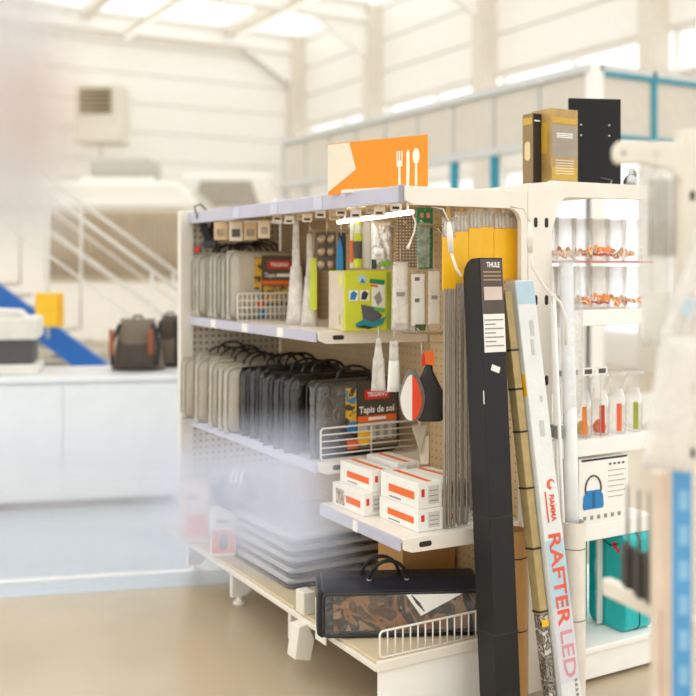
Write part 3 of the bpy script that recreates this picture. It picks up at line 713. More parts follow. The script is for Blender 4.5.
bx('card', PAPER, t, -wd/2, wd*.75, .0, .004, 0, h, .001); bx('orange_edge', ORANGE, t, -wd/2, -wd*.3, -.006, 0, .02, h*.6, .002)
for z0, z1, m, r_ in ((0.01, .2, LIME, .017), (.2, .58, DGREY, .015), (.58, .75, LIME, .017), (.75, .94, mat('clear_cap', (214, 220, 200), .2, coat=.6), .014), (.94, 1, LIME, .016)):
    MB().lathe([(r_, z0*h), (r_, z1*h)], 16, (wd*.0, -.012, 0)).build('cylinder', m, t)
hangloop(t, h, .05)
t, wd, h = pack('foil_pack', 'crumpled silver foil pack hanging above the lime box', 370, 394, 220, 269, 3.56)
MB().pillow(wd, h, .04, 14, 16, 81, .5).build('foil', mat('silver_foil', (226, 226, 224), .2, metal=.5, bump=1.0, bscale=34, var=.3, scale=30), t, smooth=True)
bx('green_leaf', mat('leaf_green', (120, 176, 50), .5), t, -.004, .03, -.026, -.018, .008, .028, .003); bx('dark_corner', BLACKP, t, -wd*.45, -wd*.25, -.02, -.012, 0, .035, .002); hangloop(t, h, .05)
t, wd, h = pack('mat_roll_pack', 'brown cork card with pale punched rows hanging beside the green card', 396, 417, 214, 268, 3.52)
bx('card', dots('brown_dotted_card', (140, 108, 76), (236, 228, 214), .011, .0026, ('X', 'Z')), t, -wd/2, wd/2, 0, .006, 0, h, .001); hangloop(t, h, .04)
t, wd, h = pack('green_card_pack', 'tall green edged card of small clear parts hanging near the yellow packs', 417, 433, 208, 269, 3.46)
bx('card', GREEN, t, -wd/2, wd/2, 0, .03, 0, h, .002)
bx('clear_blister', film('blister_film', (222, 240, 228), .5, .2, 30, bump=.9), t, -wd*.5, wd*.28, -.012, -.001, .005, h*.76, .003)
for i in range(8):
    for j in range(3): MB().lathe([(.004, 0), (.004, .012)], 8, (-wd*.3+j*wd*.28, -.008, .015+i*h*.09)).build('part_piece', mat('part_grey', (150, 160, 150), .3, metal=.5), t)
for s in (-1, 1): bx('pink_mark', mat('pink_print', (236, 150, 130), .5), t, s*wd*.2-.006, s*wd*.2+.006, -.0015, 0, h*.84, h*.92)
hangloop(t, h, .03)
# lime box and other packs standing or hanging at shelf height
loc, wd, h = facing(345, 391, 271, 329, 3.5, R(-8)); hh = loc.z+h-ZS2; loc.z = ZS2+.001
t = thing('kitchen_set_box', 'lime green printed box with pale side standing at the end of the upper shelf', 'box', loc, R(-8)); h = hh
bx('carton', LIME, t, -wd/2, wd/2, 0, .16, 0, h, .002)
bx('pale_side', mat('pale_side_print', (214, 198, 176), .4, coat=.4), t, -wd/2-.0012, -wd/2, .012, .155, .004, h-.004)
NVY = mat('navy_print', (44, 52, 70), .5); POT = mat('pot_grey', (92, 92, 104), .4, coat=.3)
bx('white_panel', PAPER, t, wd*.08, wd*.36, -.0012, 0, h*.36, h*.78)
bx('green_band', mat('lime_dark', (150, 170, 60), .5), t, wd*.4, wd*.5, -.0012, 0, .004, h-.004)
def pic(poly, m, d=-.0022): MB().prism([(p*wd, q*h) for p, q in poly], d, d+.001).build('picture', m, t)
for x0_ in (-.42, -.18):
    pic([(x0_, .5), (x0_+.2, .5), (x0_+.2, .68), (x0_, .68)], PAPER, -.0018); pic([(x0_+.02, .52), (x0_+.13, .52), (x0_+.18, .62), (x0_+.1, .67), (x0_+.04, .63)], BLUE if x0_ < -.3 else NVY, -.0026)
pic([(-.22, .82), (-.06, .78), (-.04, .9), (-.14, .94), (-.24, .9)], mat('pale_blue_blob', (190, 214, 226), .5)); pic([(-.18, .8), (-.06, .8), (-.14, .88)], BLUE, -.003)
pic([(.02, .8), (.34, .76), (.36, .84), (.04, .87)], GREEN); pic([(.04, .74), (.2, .72), (.2, .76), (.04, .78)], ORANGE, -.003)
pic([(.12, .56), (.24, .66), (.3, .5), (.2, .42)], GREY, -.003); pic([(.12, .34), (.36, .3), (.36, .37), (.12, .4)], mat('mid_green_print', (100, 176, 80), .5), -.003)
pic([(-.16, .44), (.12, .4), (.3, .26), (.22, .12), (-.02, .16), (-.12, .2)], POT); pic([(-.28, .12), (-.1, .2), (.1, .14), (.4, .24), (.3, .1), (-.0, .04), (-.26, .06)], mat('swoosh_teal', (40, 140, 150), .5), -.0032)
pic([(-.26, .07), (0, .03), (.3, .09), (.1, .06), (-.1, .1)], NVY, -.0042)
for (y0_, z0_, z1_, m) in ((.03, .1, .3, KR2), (.02, .76, .94, mat('pale_yellow_print', (226, 218, 110), .5)), (.02, .1, .28, MATS.get('pale_yellow_print') or YEL)): bx('side_patch', m, t, -wd/2-.002, -wd/2-.0012, y0_, y0_+.035, h*z0_, h*z1_)
bx('top_tape', CLEAR, t, -wd*.3, wd*.3, .02, .1, h, h+.0006)
for i, (x0, x1, y0, y1, Z, lab, m) in enumerate([
    (391, 410, 262, 330, 3.40, 'milky white pouch pack hanging beside the lime box', MILKY),
    (410, 426, 271, 332, 3.36, 'clear hanging pack with white header label above the herb pack', CLEAR),
    (427, 441, 268, 330, 3.34, 'clear pale hanging pack next to the grey poles', CLEAR)]):
    t, wd, h = pack('pouch_pack', lab, x0, x1, y0, y1, Z, group='pouch packs beside the lime box')
    MB().pillow(wd, h, .03, 10, 12, 90+i, .2, .9 if i else .8).build('pouch', m, t, smooth=True)
    bx('insert', PAPER if i != 2 else mat('pale_insert', (226, 222, 208), .6), t, -wd*.4, wd*.4, -.003, .004, h*.1, h*.95)
    if i == 1:
        for zz in (.9, .55): bx('label_line', DGREY, t, -wd*.2, wd*.1, -.0045, -.003, h*(zz-.06), h*zz)
        bx('leaf_picture', mat('herb_print', (70, 84, 50), .6), t, -wd*.2, wd*.45, -.019, -.016, h*.03, h*.13)
    else: bx('label_line', GREY, t, -wd*.22, wd*.22, -.019, -.016, h*.5, h*.56)
    hangloop(t, h, .05)
for i, (x0, x1, y0, y1, Z) in enumerate([(371, 386, 338, 391, 3.36), (387, 401, 341, 392, 3.33)]):
    t, wd, h = pack('drop_pouch', ['white drop shaped pouch hanging in front of the large labelled bag', 'white flat pouch hanging between drop pouch and black bat cover'][i], x0, x1, y0, y1, Z)
    MB().pillow(wd, h*.62, .03, 10, 12, 100+i, .15, .75).build('pouch', MILKY if i == 0 else PAPER, t, smooth=True)
    MB().pillow(wd*.7, h*.42, .01, 6, 8, 103+i, .15, .35 if i == 0 else .9, z=h*.58).build('neck', MILKY, t, smooth=True); hangloop(t, h, .04)
# bat cover / black and orange water bag
t, wd, h = pack('bat_set', 'black rounded bat cover with red, grey and white oval label and orange tab', 397, 446, 351, 430, 3.28, cat='bat set')
def drop(cx, w2, hh, z0, n=22):
    out = []
    for k_ in range(n):
        a = 2*PI*k_/n; zz = math.sin(a); ww = w2*(1-.34*max(0, zz))
        out.append((cx+ww*math.cos(a), z0+hh/2+hh/2*zz))
    return out
MB().prism([(wd*.12, h*.86), (wd*.02, h*.7), (-.02, h*.55), (-.02, h*.13), (0, h*.1), (wd*.4, h*.1), (wd*.5, h*.16), (wd*.48, h*.45), (wd*.34, h*.62), (wd*.24, h*.75), (wd*.22, h*.9)], .0, .03).build('cover', BLACKP, t, bevel=.008, seg=3)
MB().prism(drop(-wd*.2, wd*.27, h*.68, h*.1), -.02, .0).build('grey_side', mat('mid_grey_cloth', (120, 116, 110), .6), t, bevel=.005)
pd = drop(-wd*.22, wd*.22, h*.58, h*.13)
MB().prism(pd, -.024, -.02).build('white_label', PAPER, t)
MB().prism([(max(x, -wd*.2), z) for x, z in pd], -.026, -.024).build('red_label', mat('hot_red', (238, 70, 30), .4), t)
MB().prism([(wd*.08, h*.84), (wd*.26, h*.82), (wd*.24, h*1.0), (wd*.06, h*1.0)], -.012, -.002).build('orange_tab', mat('bright_orange', (250, 112, 36), .5), t)
MB().prism([(wd*.0, h*.8), (wd*.08, h*.82), (wd*.06, h*.98), (wd*.02, h*.95)], -.006, .004).build('red_tab', RED, t); hangloop(t, h, .03)
t, wd, h = pack('small_cone_pack', 'small clear pack of brown fittings hanging below the black bat cover', 411, 430, 425, 465, 3.3)
MB().prism([(-wd*.5, h), (wd*.4, h), (-.0, h*.25)], 0, .015).build('pouch', mat('tan_film', (176, 164, 140), .4, coat=.8), t, bevel=.003); bx('card', mat('pale_card2', (222, 210, 190), .5), t, 0, wd*.45, .015, .019, 0, h*.7); hangloop(t, h, .04)
for y, z in ((2.62, 1.14), (2.7, 1.11), (2.78, 1.14), (2.88, 1.13), (2.66, 1.47), (2.76, 1.50), (2.86, 1.50), (2.96, 1.50), (3.1, 1.5), (3.24, 1.5), (3.4, 1.5), (3.55, 1.5)): hook(y, z, .22)

# ------------------------------------------------------------------ white and orange cartons on the middle shelf
def longbox(xa, xb, ya, yb, z, h, label, alt=0, yaw=0):
    t = thing('tent_lamp_box', label, 'box', ((xa+xb)/2, (ya+yb)/2, z), yaw, 'white and orange cartons on the middle shelf')
    a, b = (xb-xa)/2, (yb-ya)/2
    bx('carton', PAPER, t, -a, a, -b, b, 0, h, .0015)
    bx('orange_stripe', ORANGE, t, -a-.001, -a, -b*.8, b*.55 if alt else b*.1, h*.32, h*.62)
    bx('top_stripe', ORANGE, t, -a*.15, a*.25, -b*.92, b*.92, h, h+.0007)
    bx('photo', blotch('box_photo', [(210, 190, 170), (180, 150, 110), (120, 90, 70), (226, 214, 200)], 45), t, -a-.0012, -a, b*.2, b*.75, h*.12, h*.8) if not alt else None
    bx('red_mark', RED, t, -a*.75, -a*.5, -b-.001, -b, h*.45, h*.75); bx('end_panel', mat('end_print', (214, 208, 200), .5), t, -a*.2, a*.7, -b-.001, -b, h*.15, h*.85)
    for i in range(3): bx('text_line', GREY, t, -a*.1, a*.6, -b-.0016, -b-.001, h*(.25+.2*i), h*(.29+.2*i))
    if alt: bx('text_line', GREY, t, -a-.0015, -a, -b*.1, b*.5, h*.1, h*.16)
    return t
z3 = ZS3+.001
longbox(1.66, 1.745, 2.80, 3.01, z3, .075, 'white carton with photo on its long side, bottom left of the middle shelf')
longbox(1.69, 1.775, 2.795, 3.01, z3+.076, .07, 'white carton with orange lettering stripe, upper left of the middle shelf', 1)
longbox(1.80, 1.885, 2.82, 3.02, z3, .08, 'white carton hidden behind the left pair, bottom back row')
longbox(1.80, 1.89, 2.815, 3.015, z3+.081, .075, 'white carton with orange top stripe and red end mark, top back row', 1)
longbox(1.705, 1.80, 2.55, 2.775, z3, .068, 'white carton with orange square, bottom near row beside the shelf corner', 1)
longbox(1.71, 1.80, 2.555, 2.775, z3+.069, .08, 'white carton with orange square stacked on top of the near row', 1)
longbox(1.815, 1.93, 2.545, 2.75, z3, .06, 'white carton with red end marks lying next to the grey poles', 1)
longbox(1.815, 1.905, 2.56, 2.77, z3+.061, .085, 'tilted white carton on top next to the grey poles', 1, .1)

# ------------------------------------------------------------------ bottom deck goods
PADL = mat('pad_grey', (196, 196, 192), .35, coat=1, bump=.4, scale=10, bscale=18, var=.12); PADD = mat('pad_dark', (56, 52, 46), .4, coat=1, bump=.4, scale=10, bscale=18, var=.3)
for i in range(5):
    t = thing('folded_pad', 'folded grey and black camping pad in film, %s from the top of the stack' % ORD[4-i], 'pad', (1.80+.006*(i % 2), 3.46, ZD+.001+i*.0385), random.uniform(-.04, .04), 'stacked folded pads on the bottom deck')
    m = MB(); m.pillow(.42, .5, .036, 12, 12, 120+i, .12, e=12); m.v = [(x, z-.25, y+.018) for x, y, z in m.v]; m.build('pad', PADL, t, smooth=True)
    pts = rrect(-.2, .2, -.245, .245, .03, 4)
    tb('dark_edge', PADD, t, [(a*1.03, b*1.02, .002+.004) for a, b in pts+pts[:1]], .006, 6)
t, wd, h = carton('lantern_box', 'orange and white carton with lantern picture at the far end of the bottom deck', 211, 236, 514, 556, 4.0, R(-20), .14, PAPER, ZD+.001, 'cartons at the far end of the deck')
bx('orange_panel', ORANGE, t, -wd*.46, wd*.46, -.001, 0, h*.08, h*.62); MB().prism(rrect(-wd*.16, wd*.16, h*.15, h*.52, .012), -.002, -.001).build('lantern_picture', DGREY, t); bx('title_line', DGREY, t, -wd*.3, wd*.2, -.001, 0, h*.78, h*.86)
t, wd, h = carton('lantern_box', 'pale pink white carton left of the lantern carton on the bottom deck', 180, 208, 488, 540, 4.2, R(-20), .16, mat('pale_pink', (232, 208, 194), .5), ZD+.001, 'cartons at the far end of the deck')
bx('orange_panel', ORANGE, t, -wd*.3, wd*.46, -.001, 0, h*.1, h*.5); bx('title_line', GREY, t, -wd*.3, wd*.2, -.001, 0, h*.8, h*.86)
t = thing('black_hose_coil', 'black coiled hose with pale tie lying on the far deck cartons', 'hose', at(234, 512, 3.93), CAMY)
for i in range(4):
    tb('coil', BLACKP, t, [((.075-.005*i)*math.cos(a), .02*i+.004*math.sin(3*a), .075+(.06)*math.sin(a)) for a in [2*PI*j/20 for j in range(21)]], .012, 6)
for i in range(3): MB().box(-.006, .006, -.016, .09, .118, .15, Matrix.Translation((.02*i-.01, 0, 0))).build('pale_tie', PAPER, t)

# big clear fronted bag on the near deck
bl, br_ = Vector((1.462, 2.752, ZD+.001)), Vector((1.925, 2.525, ZD+.001))
d = br_-bl; L = d.length; byaw = math.atan2(d.y, d.x)
t = thing('storage_bag', 'large navy black carry bag with clear front showing brown contents on the bottom deck', 'bag', (bl+br_)/2, byaw)
BH = .168; DP = .19
NAVY = mat('navy_cloth', (24, 26, 38), .55, bump=.1, coat=.2)
prof = [(0, 0), (DP, 0), (DP*.98, BH*.9), (DP*.7, BH), (DP*.3, BH*.99), (.01, BH*.82)]
MB().prism(prof, -L/2+.015, L/2, 'x').build('body', NAVY, t, bevel=.008, seg=3)
MB().prism([(-L/2, .01), (-L/2+.02, -.004), (-L/2+.02, BH*.84), (-L/2+.002, BH*.88)], -.002, DP*.95).build('end_flap', NAVY, t, bevel=.006)
bx('contents', blotch('camp_contents', [(34, 26, 20), (84, 58, 34), (140, 92, 44), (40, 32, 26), (150, 116, 78)], 8, .4, .3, .2, 1.2), t, -L/2+.05, L/2-.015, -.004, .004, .02, BH*.78, .003)
bx('clear_front', film('window_film', (230, 235, 245), .03, .12, 7, bump=1.0), t, -L/2+.025, L/2-.01, -.012, -.008, .012, BH*.81, .002)
pts = rrect(-L/2+.02, L/2-.006, .008, BH*.82, .015, 3); tb('front_piping', BLACKP, t, [(a, -.008, b) for a, b in pts+pts[:1]], .006, 6)
MB().prism([(.02, BH*.8), (L*.38, BH*.8), (L*.13, BH*.4)], -.016, -.013).build('paper_triangle', PAPER, t)
for i in range(3): MB().box(-.02, .02, -.0175, -.016, -.002, .002, Matrix.Translation((L*.1+.006*i, 0, BH*(.7-.06*i))) @ Matrix.Rotation(.8, 4, 'Y')).build('text_line', DGREY, t)
for yy, hx in ((.05, -.03), (.1, -.05)):
    hp = [(hx-.06*math.cos(a), yy-.03*math.sin(a), BH*.96+.07*math.sin(a)) for a in [PI*j/10 for j in range(11)]]
    tb('handle', BLACK, t, hp, .006, 8)
    for s in (-1, 1): MB().lathe([(.008, 0), (.008, .004)], 12, (hx+s*.06, yy, BH*.96)).build('eyelet', WIRE, t)
t = thing('flat_carton', 'tan carton lying behind the navy bag under the middle shelf', 'box', (1.95, 2.93, ZD+.001), 0)
bx('carton', mat('kraft_box', (200, 152, 92), .6), t, -.1, .12, -.07, .09, 0, .24, .003); bx('tape_band', mat('kraft_tape', (176, 126, 70), .4), t, -.1006, .1206, -.02, .02, .2405, .241)

# ------------------------------------------------------------------ yellow headed pole packs on the near end
POLE = mat('grey_pole', (146, 136, 124), .35, metal=.3, var=.1)
YL = mat('yellow_header', (246, 188, 26), .45, var=.04)
for i in range(6):
    X = 1.818+i*.0495; Y = 2.545+.002*(i % 2)
    dz = (-.03, -.012, .0, .004, .0, .002)[i]; z0 = .558 if i < 2 else .6
    t = thing('pole_pack', 'hanging pack of grey poles under a yellow header card, %s from the left' % ORD[i], 'pole pack', (X, Y, z0), 0, 'yellow headed pole packs')
    zt = 1.49+dz-z0
    bx('header_card', YL, t, -.0245, .0245, -.004, .004, zt-.165, zt, .001)
    bx('clear_header', CLEAR, t, -.0235, .0235, -.006, .006, zt, zt+.062, .001)
    for q in range(3): tb('tube_end', mat('pale_tube', (214, 208, 196), .3, coat=.5), t, [(-.013+.013*q, 0, zt+.002), (-.013+.013*q, 0, zt+.05)], .005, 8)
    if i < 3:
        for q in range(2):
            x = -.011+.022*q
            pts = [(x-.0075, -.002, zt-.16), (x-.0075, -.002, .012), (x-.004, -.002, .003), (x+.004, -.002, .003), (x+.0075, -.002, .012), (x+.0075, -.002, zt-.16)]
            tb('pole', POLE, t, pts, .0052, 8)
    tb('hang_hook', mat('brass_tab', (214, 170, 90), .5), t, [(0, 0, zt+.055), (0, .01, ZT-.03-z0)], .006, 6)
# white ticket flags hanging on cords
for lab, pts in (('white pen shaped ticket holder on a cord in front of the yellow cards', [(449, 222, 2.98), (451, 252, 2.98), (456, 268, 2.98), (461, 276, 2.99)]),
                 ('white pen shaped ticket holder on a long cord against the slotted upright', [(530, 222, 2.96), (530, 252, 2.96), (533, 268, 2.96), (545, 288, 2.97), (560, 302, 2.98), (566, 318, 2.98), (566, 345, 2.98)])):
    ps = [at(*p) for p in pts]; o = ps[1]
    t = thing('ticket_holder', lab, 'ticket holder', o)
    tb('barrel', WIREW, t, [ps[0]-o, (ps[0]+ps[1])/2-o, ps[1]-o], [.006, .0105, .008], 10); tb('cord', WIREW, t, [p-o for p in ps[1:]], .0042, 8)
    tb('hook_wire', WIRE, t, [ps[0]-o, ps[0]-o+Vector((0, .03, .04)), ps[0]-o+Vector((0, .09, .05))], .0025, 6)

# ------------------------------------------------------------------ long goods leaning on the near end
def leaning(name, label, cat, xb, yb, xt, yt, zt, group=None):
    b, tp = Vector((xb, yb, 0)), Vector((xt, yt, zt)); ax = (tp-b); L = ax.length; ax.normalize()
    xv = Vector((1, 0, 0)); xv = (xv - ax*xv.dot(ax)).normalized(); yv = ax.cross(xv)
    M = Matrix((xv, yv, ax)).transposed().to_4x4()
    t = thing(name, label, cat, b, 0, group, rot=M.to_euler()); return t, L
t, L = leaning('awning_box', 'long dark square carton with white labels leaning on the shelving end', 'box', 1.834, 2.32, 1.836, 2.415, 1.395)
MB().prism([(0, 0), (.085, 0), (.085, L-.055), (.078, L-.028), (.062, L-.01), (.04, L), (0, L)], 0, .088, 'x').build('carton', mat('dark_carton', (24, 23, 25), .4, var=.1, spec=.35), t, bevel=.002)
fx = mat('brown_top_print', (84, 70, 62), .4)
bx('top_print', fx, t, .003, .086, -.001, 0, L-.17, L-.004)
txt(t, 'THULE', WTEXT, .05, L-.022, .022, y=-.002, width=.05, bold=.03)
for i in range(3): bx('text_line', mat('gold_line', (176, 150, 110), .5), t, .012, .078, -.0016, -.001, L-.045-.012*i, L-.041-.012*i)
bx('pale_label', mat('pinkish_label', (214, 196, 186), .5), t, .012, .08, -.0018, -.001, L-.128, L-.088)
bx('white_label', PAPER, t, .006, .086, -.0016, 0, L-.285, L-.17)
for i in range(7): bx('text_line', GREY, t, .01, .05 if i % 2 else .08, -.0022, -.0016, L-.19-.013*i, L-.186-.013*i)
MB().box(-.016, .016, -.0016, 0, -.009, .009, Matrix.Translation((.044, 0, L-.335)) @ Matrix.Rotation(.35, 4, 'Y')).build('paper_scrap', PAPER, t)
for zz in (.62, .28): bx('strap_seam', DARK, t, -.001, .089, -.0015, .0865, zz, zz+.004)
bx('side_tag', PAPER, t, -.0012, 0, .002, .006, .96, 1.0)

WBX = mat('white_pack_plastic', (226, 228, 226), .35, coat=.6, bump=.15, var=.04)
t, L = leaning('rafter_box', 'long slim white box with orange red lettering leaning at the shelving corner', 'box', 2.024, 2.24, 1.998, 2.446, 1.325)
bx('carton', WBX, t, 0, .075, 0, .042, 0, L, .003)
PB = mat('pale_blue_print', (178, 206, 220), .4, coat=.3); RL = mat('orange_red_letters', (226, 96, 66), .5); RLP = mat('pink_letters', (214, 150, 158), .5)
bx('blue_top', PB, t, .002, .073, -.001, 0, L-.075, L-.004)
bx('blue_panel', PB, t, .002, .073, -.001, 0, .345, .545); bx('lower_panel', mat('pale_lilac', (214, 212, 220), .4), t, .002, .073, -.001, 0, .13, .345)
txt(t, 'RAFTER', RL, .036, .432, .066, y=-.002, rot=90, width=.27, bold=.02)
txt(t, 'LED', RLP, .038, .212, .066, y=-.002, rot=90, width=.135, bold=.012)
[bx('text_line', GREY, t, .052, .062, -.002, -.001, .128-.014*i, .136-.014*i) for i in range(5)]
txt(t, 'FIAMMA', RL, .044, .64, .026, y=-.002, rot=90, width=.08, bold=.03)
bx('logo_line', RL, t, .02, .025, -.0016, -.001, .598, .69)
MB().prism([(.048+.016*math.cos(a), .71+.016*math.sin(a)) for a in [R(20+k*20) for k in range(13)]] + [(.052+.009*math.cos(a), .71+.01*math.sin(a)) for a in [R(260-k*20) for k in range(13)]], -.002, -.001).build('logo_crescent', RL, t)
SM = mat('grey_scuff', (196, 198, 194), .4)
for (x, z, w_, h_) in ((.045, 1.19, .016, .05), (.04, 1.13, .012, .05), (.05, .97, .01, .02), (.04, .88, .018, .05)): MB().prism(rrect(x-w_/2, x+w_/2, z-h_/2, z+h_/2, .004), -.0012, -.0004).build('print_patch', SM, t)
bx('yellow_edge', YEL, t, -.001, 0, .004, .03, .98, 1.05)
t, L = leaning('bamboo_pack', 'thin tan banded stick pack leaning against the white lettered box', 'pack', 1.99, 2.26, 1.963, 2.452, 1.29)
BAM = mat('bamboo_tan', (176, 154, 104), .55, var=.14, scale=25)
bx('stick', BAM, t, 0, .028, 0, .035, .33, L, .002)
bx('clear_end', blotch('dark_contents', [(48, 46, 44), (150, 140, 120), (90, 84, 78), (206, 200, 190)], 40, .3, 1, .4), t, .002, .03, .002, .035, 0, .33, .002)
for zz in (.335, .52, .7, .87, 1.0, 1.12): bx('band', DARK, t, -.001, .029, -.001, .036, zz, zz+.006)
bx('yellow_band', YEL, t, .002, .0285, -.0015, .0, .295, .315)
# cardboard tube and white tube with poles standing in them
TUB = mat('cardboard_tube', (206, 156, 92), .6, var=.08); TUBW = mat('white_tube', (232, 226, 216), .5)
for lab, X, Y, r_, zt, m, px in (('tan cardboard tube with dark seams standing between dark carton and lettered box', 1.995, 2.45, .042, .55, TUB, 0),
                            ('white tube with fine seams standing right of the lettered box', 2.199, 2.405, .04, .56, TUBW, 1)):
    t = thing('standing_tube', lab, 'tube', (X, Y, 0)); MB().lathe([(r_-.004, .02), (r_, 0), (r_, zt), (r_-.004, zt), (r_-.004, .02)], 28).build('wall', m, t)
    for zz in (zt-.085, zt-.31): MB().lathe([(r_+.0006, zz), (r_+.0006, zz+.004)], 28).build('seam', DARK if px == 0 else GREY, t)
t = thing('white_pole', 'thin white pole standing in the tan cardboard tube', 'pole', (1.968, 2.44, .021)); tb('shaft', W2, t, [(0, 0, 0), (-.02, .01, .95)], .0075, 12); bx('joint', GREY, t, -.03, -.008, .0, .016, .84, .86, .002)
t = thing('white_rolled_pole', 'thick white pole in clear wrap standing in the white tube', 'pole', (2.21, 2.403, .021))
tb('shaft', mat('pole_white', (236, 238, 240), .3, coat=.6), t, [(0, 0, 0), (.006, .05, 1.36)], .0225, 18)
MB().pillow(.095, .5, .07, 8, 16, 140, .3, .8, x=-.0, y=.03, z=.87).build('plastic_wrap', CLEAR, t, smooth=True)
bx('end_cap', CLEAR, t, -.03, .05, .02, .085, 1.36, 1.4, .01)
for i in range(2):
    t = thing('thin_cane', ['thin white cane leaning left of the thick wrapped pole', 'second thin white cane touching the thick wrapped pole'][i], 'pole', (2.175, 2.392+.026*i, .021)); tb('shaft', W2, t, [(0, 0, 0), (-.03+.014*i, .04, 1.25-.02*i)], .006, 10)
    bx('tag', GREY, t, -.022, .003, .03, .05, .8, .84, .002)

# ------------------------------------------------------------------ right side: glasses, carafes, kettle carton, teal cases
GLS = film('tumbler_glass', (252, 250, 246), .05, .2, 5, bump=0, vary=.2, rough=.04)
FRU = blotch('fruit_print', [(246, 240, 230), (240, 140, 30), (222, 60, 40), (246, 190, 40), (240, 236, 226)], 60, .4, .3, 0)
FRO = mat('fresh_orange', (244, 138, 26), .5)
def tumbler():
    t = thing('tumbler_glass', 'x', 'glass', (0, 0, 0))
    MB().lathe([(.03, 0), (.032, .004), (.0365, .146), (.0355, .1455)], 20, cap=False).build('glass_wall', GLS, t, smooth=True)
    m = MB(); n = 14
    for a0 in (-150, -40, 80):
        for q in range(4):
            an = R(a0+q*14+random.uniform(-4, 4)); zz = .03+random.uniform(-.014, .014); rr = .0345; s = random.uniform(.007, .011)
            c = Vector((rr*math.cos(an), rr*math.sin(an), zz)); tv = Vector((-math.sin(an), math.cos(an), 0)); nv = Vector((math.cos(an), math.sin(an), 0))
            vs_ = [c+tv*(s*math.cos(b))+Vector((0, 0, s*math.sin(b)))+nv*.0006 for b in [2*PI*j/8 for j in range(8)]]
            m.add(vs_, [tuple(range(8))])
    m.build('fruit_print', FRU, t)['kind'] = 'stuff'; return t
proto = tumbler()
words = ['leftmost', 'second', 'third', 'fourth', 'fifth', 'sixth']
cnt = 0
for lev, (zz, ln_) in enumerate(((ZR[0]+.001, 'white shelf'), (1.387, 'thin glass shelf'))):
    for row in range(2):
        for i in range(6):
            o = proto if cnt == 0 else copy_tree(proto); cnt += 1
            o.location = (2.228+i*.078, 2.56+row*.085+random.uniform(-.004, .004), zz); o.rotation_euler.z = random.uniform(0, 6)
            tag(o, 'clear tumbler with fruit print on the %s, %s row, %s from the left' % (ln_, 'front' if row == 0 else 'back', words[i]), 'glass', 'fruit print tumblers')
            if row == 0 and i == 3:
                
                for ch in list(o.children):
                    if ch.name.startswith('fruit_print'): bpy.data.objects.remove(ch)
                o.rotation_euler.z = YAW; txt(o, 'Fresh', FRO, 0, .042, .03, y=-.0375, width=.058, bold=.05)
                MB().tube([(.034*math.sin(a), -.034*math.cos(a), .022+.003*math.sin(6*a)) for a in [R(-75+15*j) for j in range(11)]], .0025, 6).build('print_wave', RED, o)
CARC = [(206, 60, 50), (150, 160, 50), (240, 140, 60), (206, 60, 50), (236, 110, 60), (160, 170, 60)]
for i in range(6):
    for row in range(1):
        t = thing('carafe', 'clear bottle with %s cap strip on the lower right shelf, %s from the left' % (['red', 'olive', 'orange', 'red', 'coral', 'lime'][i], words[i]), 'bottle', (2.225+i*.079, 2.56, ZR[1]+.001), CAMY, 'clear bottles on the right shelf')
        MB().lathe([(.03, 0), (.033, .006), (.034, .1), (.031, .125), (.022, .15), (.022, .165), (.035, .2), (.037, .215), (.036, .2145)], 18, cap=False).build('glass_wall', film('bottle_glass', (246, 244, 242), .1, .3, 8, bump=.1, rough=.05), t, smooth=True)
        bx('colour_strip', mat('strip_%d' % i, CARC[i], .5), t, -.009, .009, -.0385, -.037, .01, .105, .001)
        if i in (2, 3): MB().lathe([(.02, .008), (.024, .03), (.01, .05)], 12).build('fruit_insert', mat('fruit_%d' % (i % 3), [(240, 110, 40), (60, 110, 170), (246, 180, 60)][i % 3], .5), t, smooth=True)
for i in range(4):
    t = thing('price_ticket', 'pale price ticket on a clear strip above the bottles, %s from the left' % words[i], 'ticket', (2.22+i*.062, 2.495, ZR[1]+.215), 0, 'price tickets above the bottles')
    bx('card', PAPER, t, -.028, .028, -.002, 0, 0, .026); bx('print', DGREY, t, -.012, .02, -.0026, -.002, .005, .021); tb('clip_wire', WIRE, t, [(0, .001, .01), (0, .001, -.213)], .0015, 5)
t, wd, h = carton('kettle_box', 'white carton printed with a blue kettle on the shelf above the teal cases', 579, 628, 457, 521, 3.36, END, .2, WB, ZR[2]+.001)
bx('black_edge', BLACKP, t, -wd*.45, wd*.48, -.001, .002, h-.008, h-.001)
kx, kz, ks = -wd*.22, h*.24, wd*.21
kb = [(kx-ks, kz+.01), (kx-ks*.9, kz), (kx+ks*.9, kz), (kx+ks, kz+.01), (kx+ks*.92, kz+.045), (kx+ks*.6, kz+.062), (kx-ks*.6, kz+.062), (kx-ks*.92, kz+.045)]
MB().prism(kb, -.002, -.001).build('kettle_picture', BLUE, t); bx('kettle_shade', mat('kettle_dark', (28, 96, 140), .4), t, kx-.005, kx+.008, -.0026, -.002, kz+.004, kz+.058)
MB().tube([(kx+ks*.75*math.cos(a), -.0015, kz+.066+.045*math.sin(a)) for a in [PI*j/12-.2 for j in range(15)]], .003, 6).build('kettle_handle', DGREY, t)
for i in range(6): bx('text_line', GREY, t, wd*.08, wd*(.4 if i % 2 else .44), -.0014, -.001, h*(.78-.08*i), h*(.79-.08*i))
for i in range(4): bx('title_mark', DGREY, t, wd*(.1+.09*i), wd*(.15+.09*i), -.0014, -.001, h*.87, h*.9)
for i in range(6): bx('icon', GREY, t, -wd*.42+i*wd*.14, -wd*.36+i*wd*.14, -.0014, -.001, h*.08, h*.14)
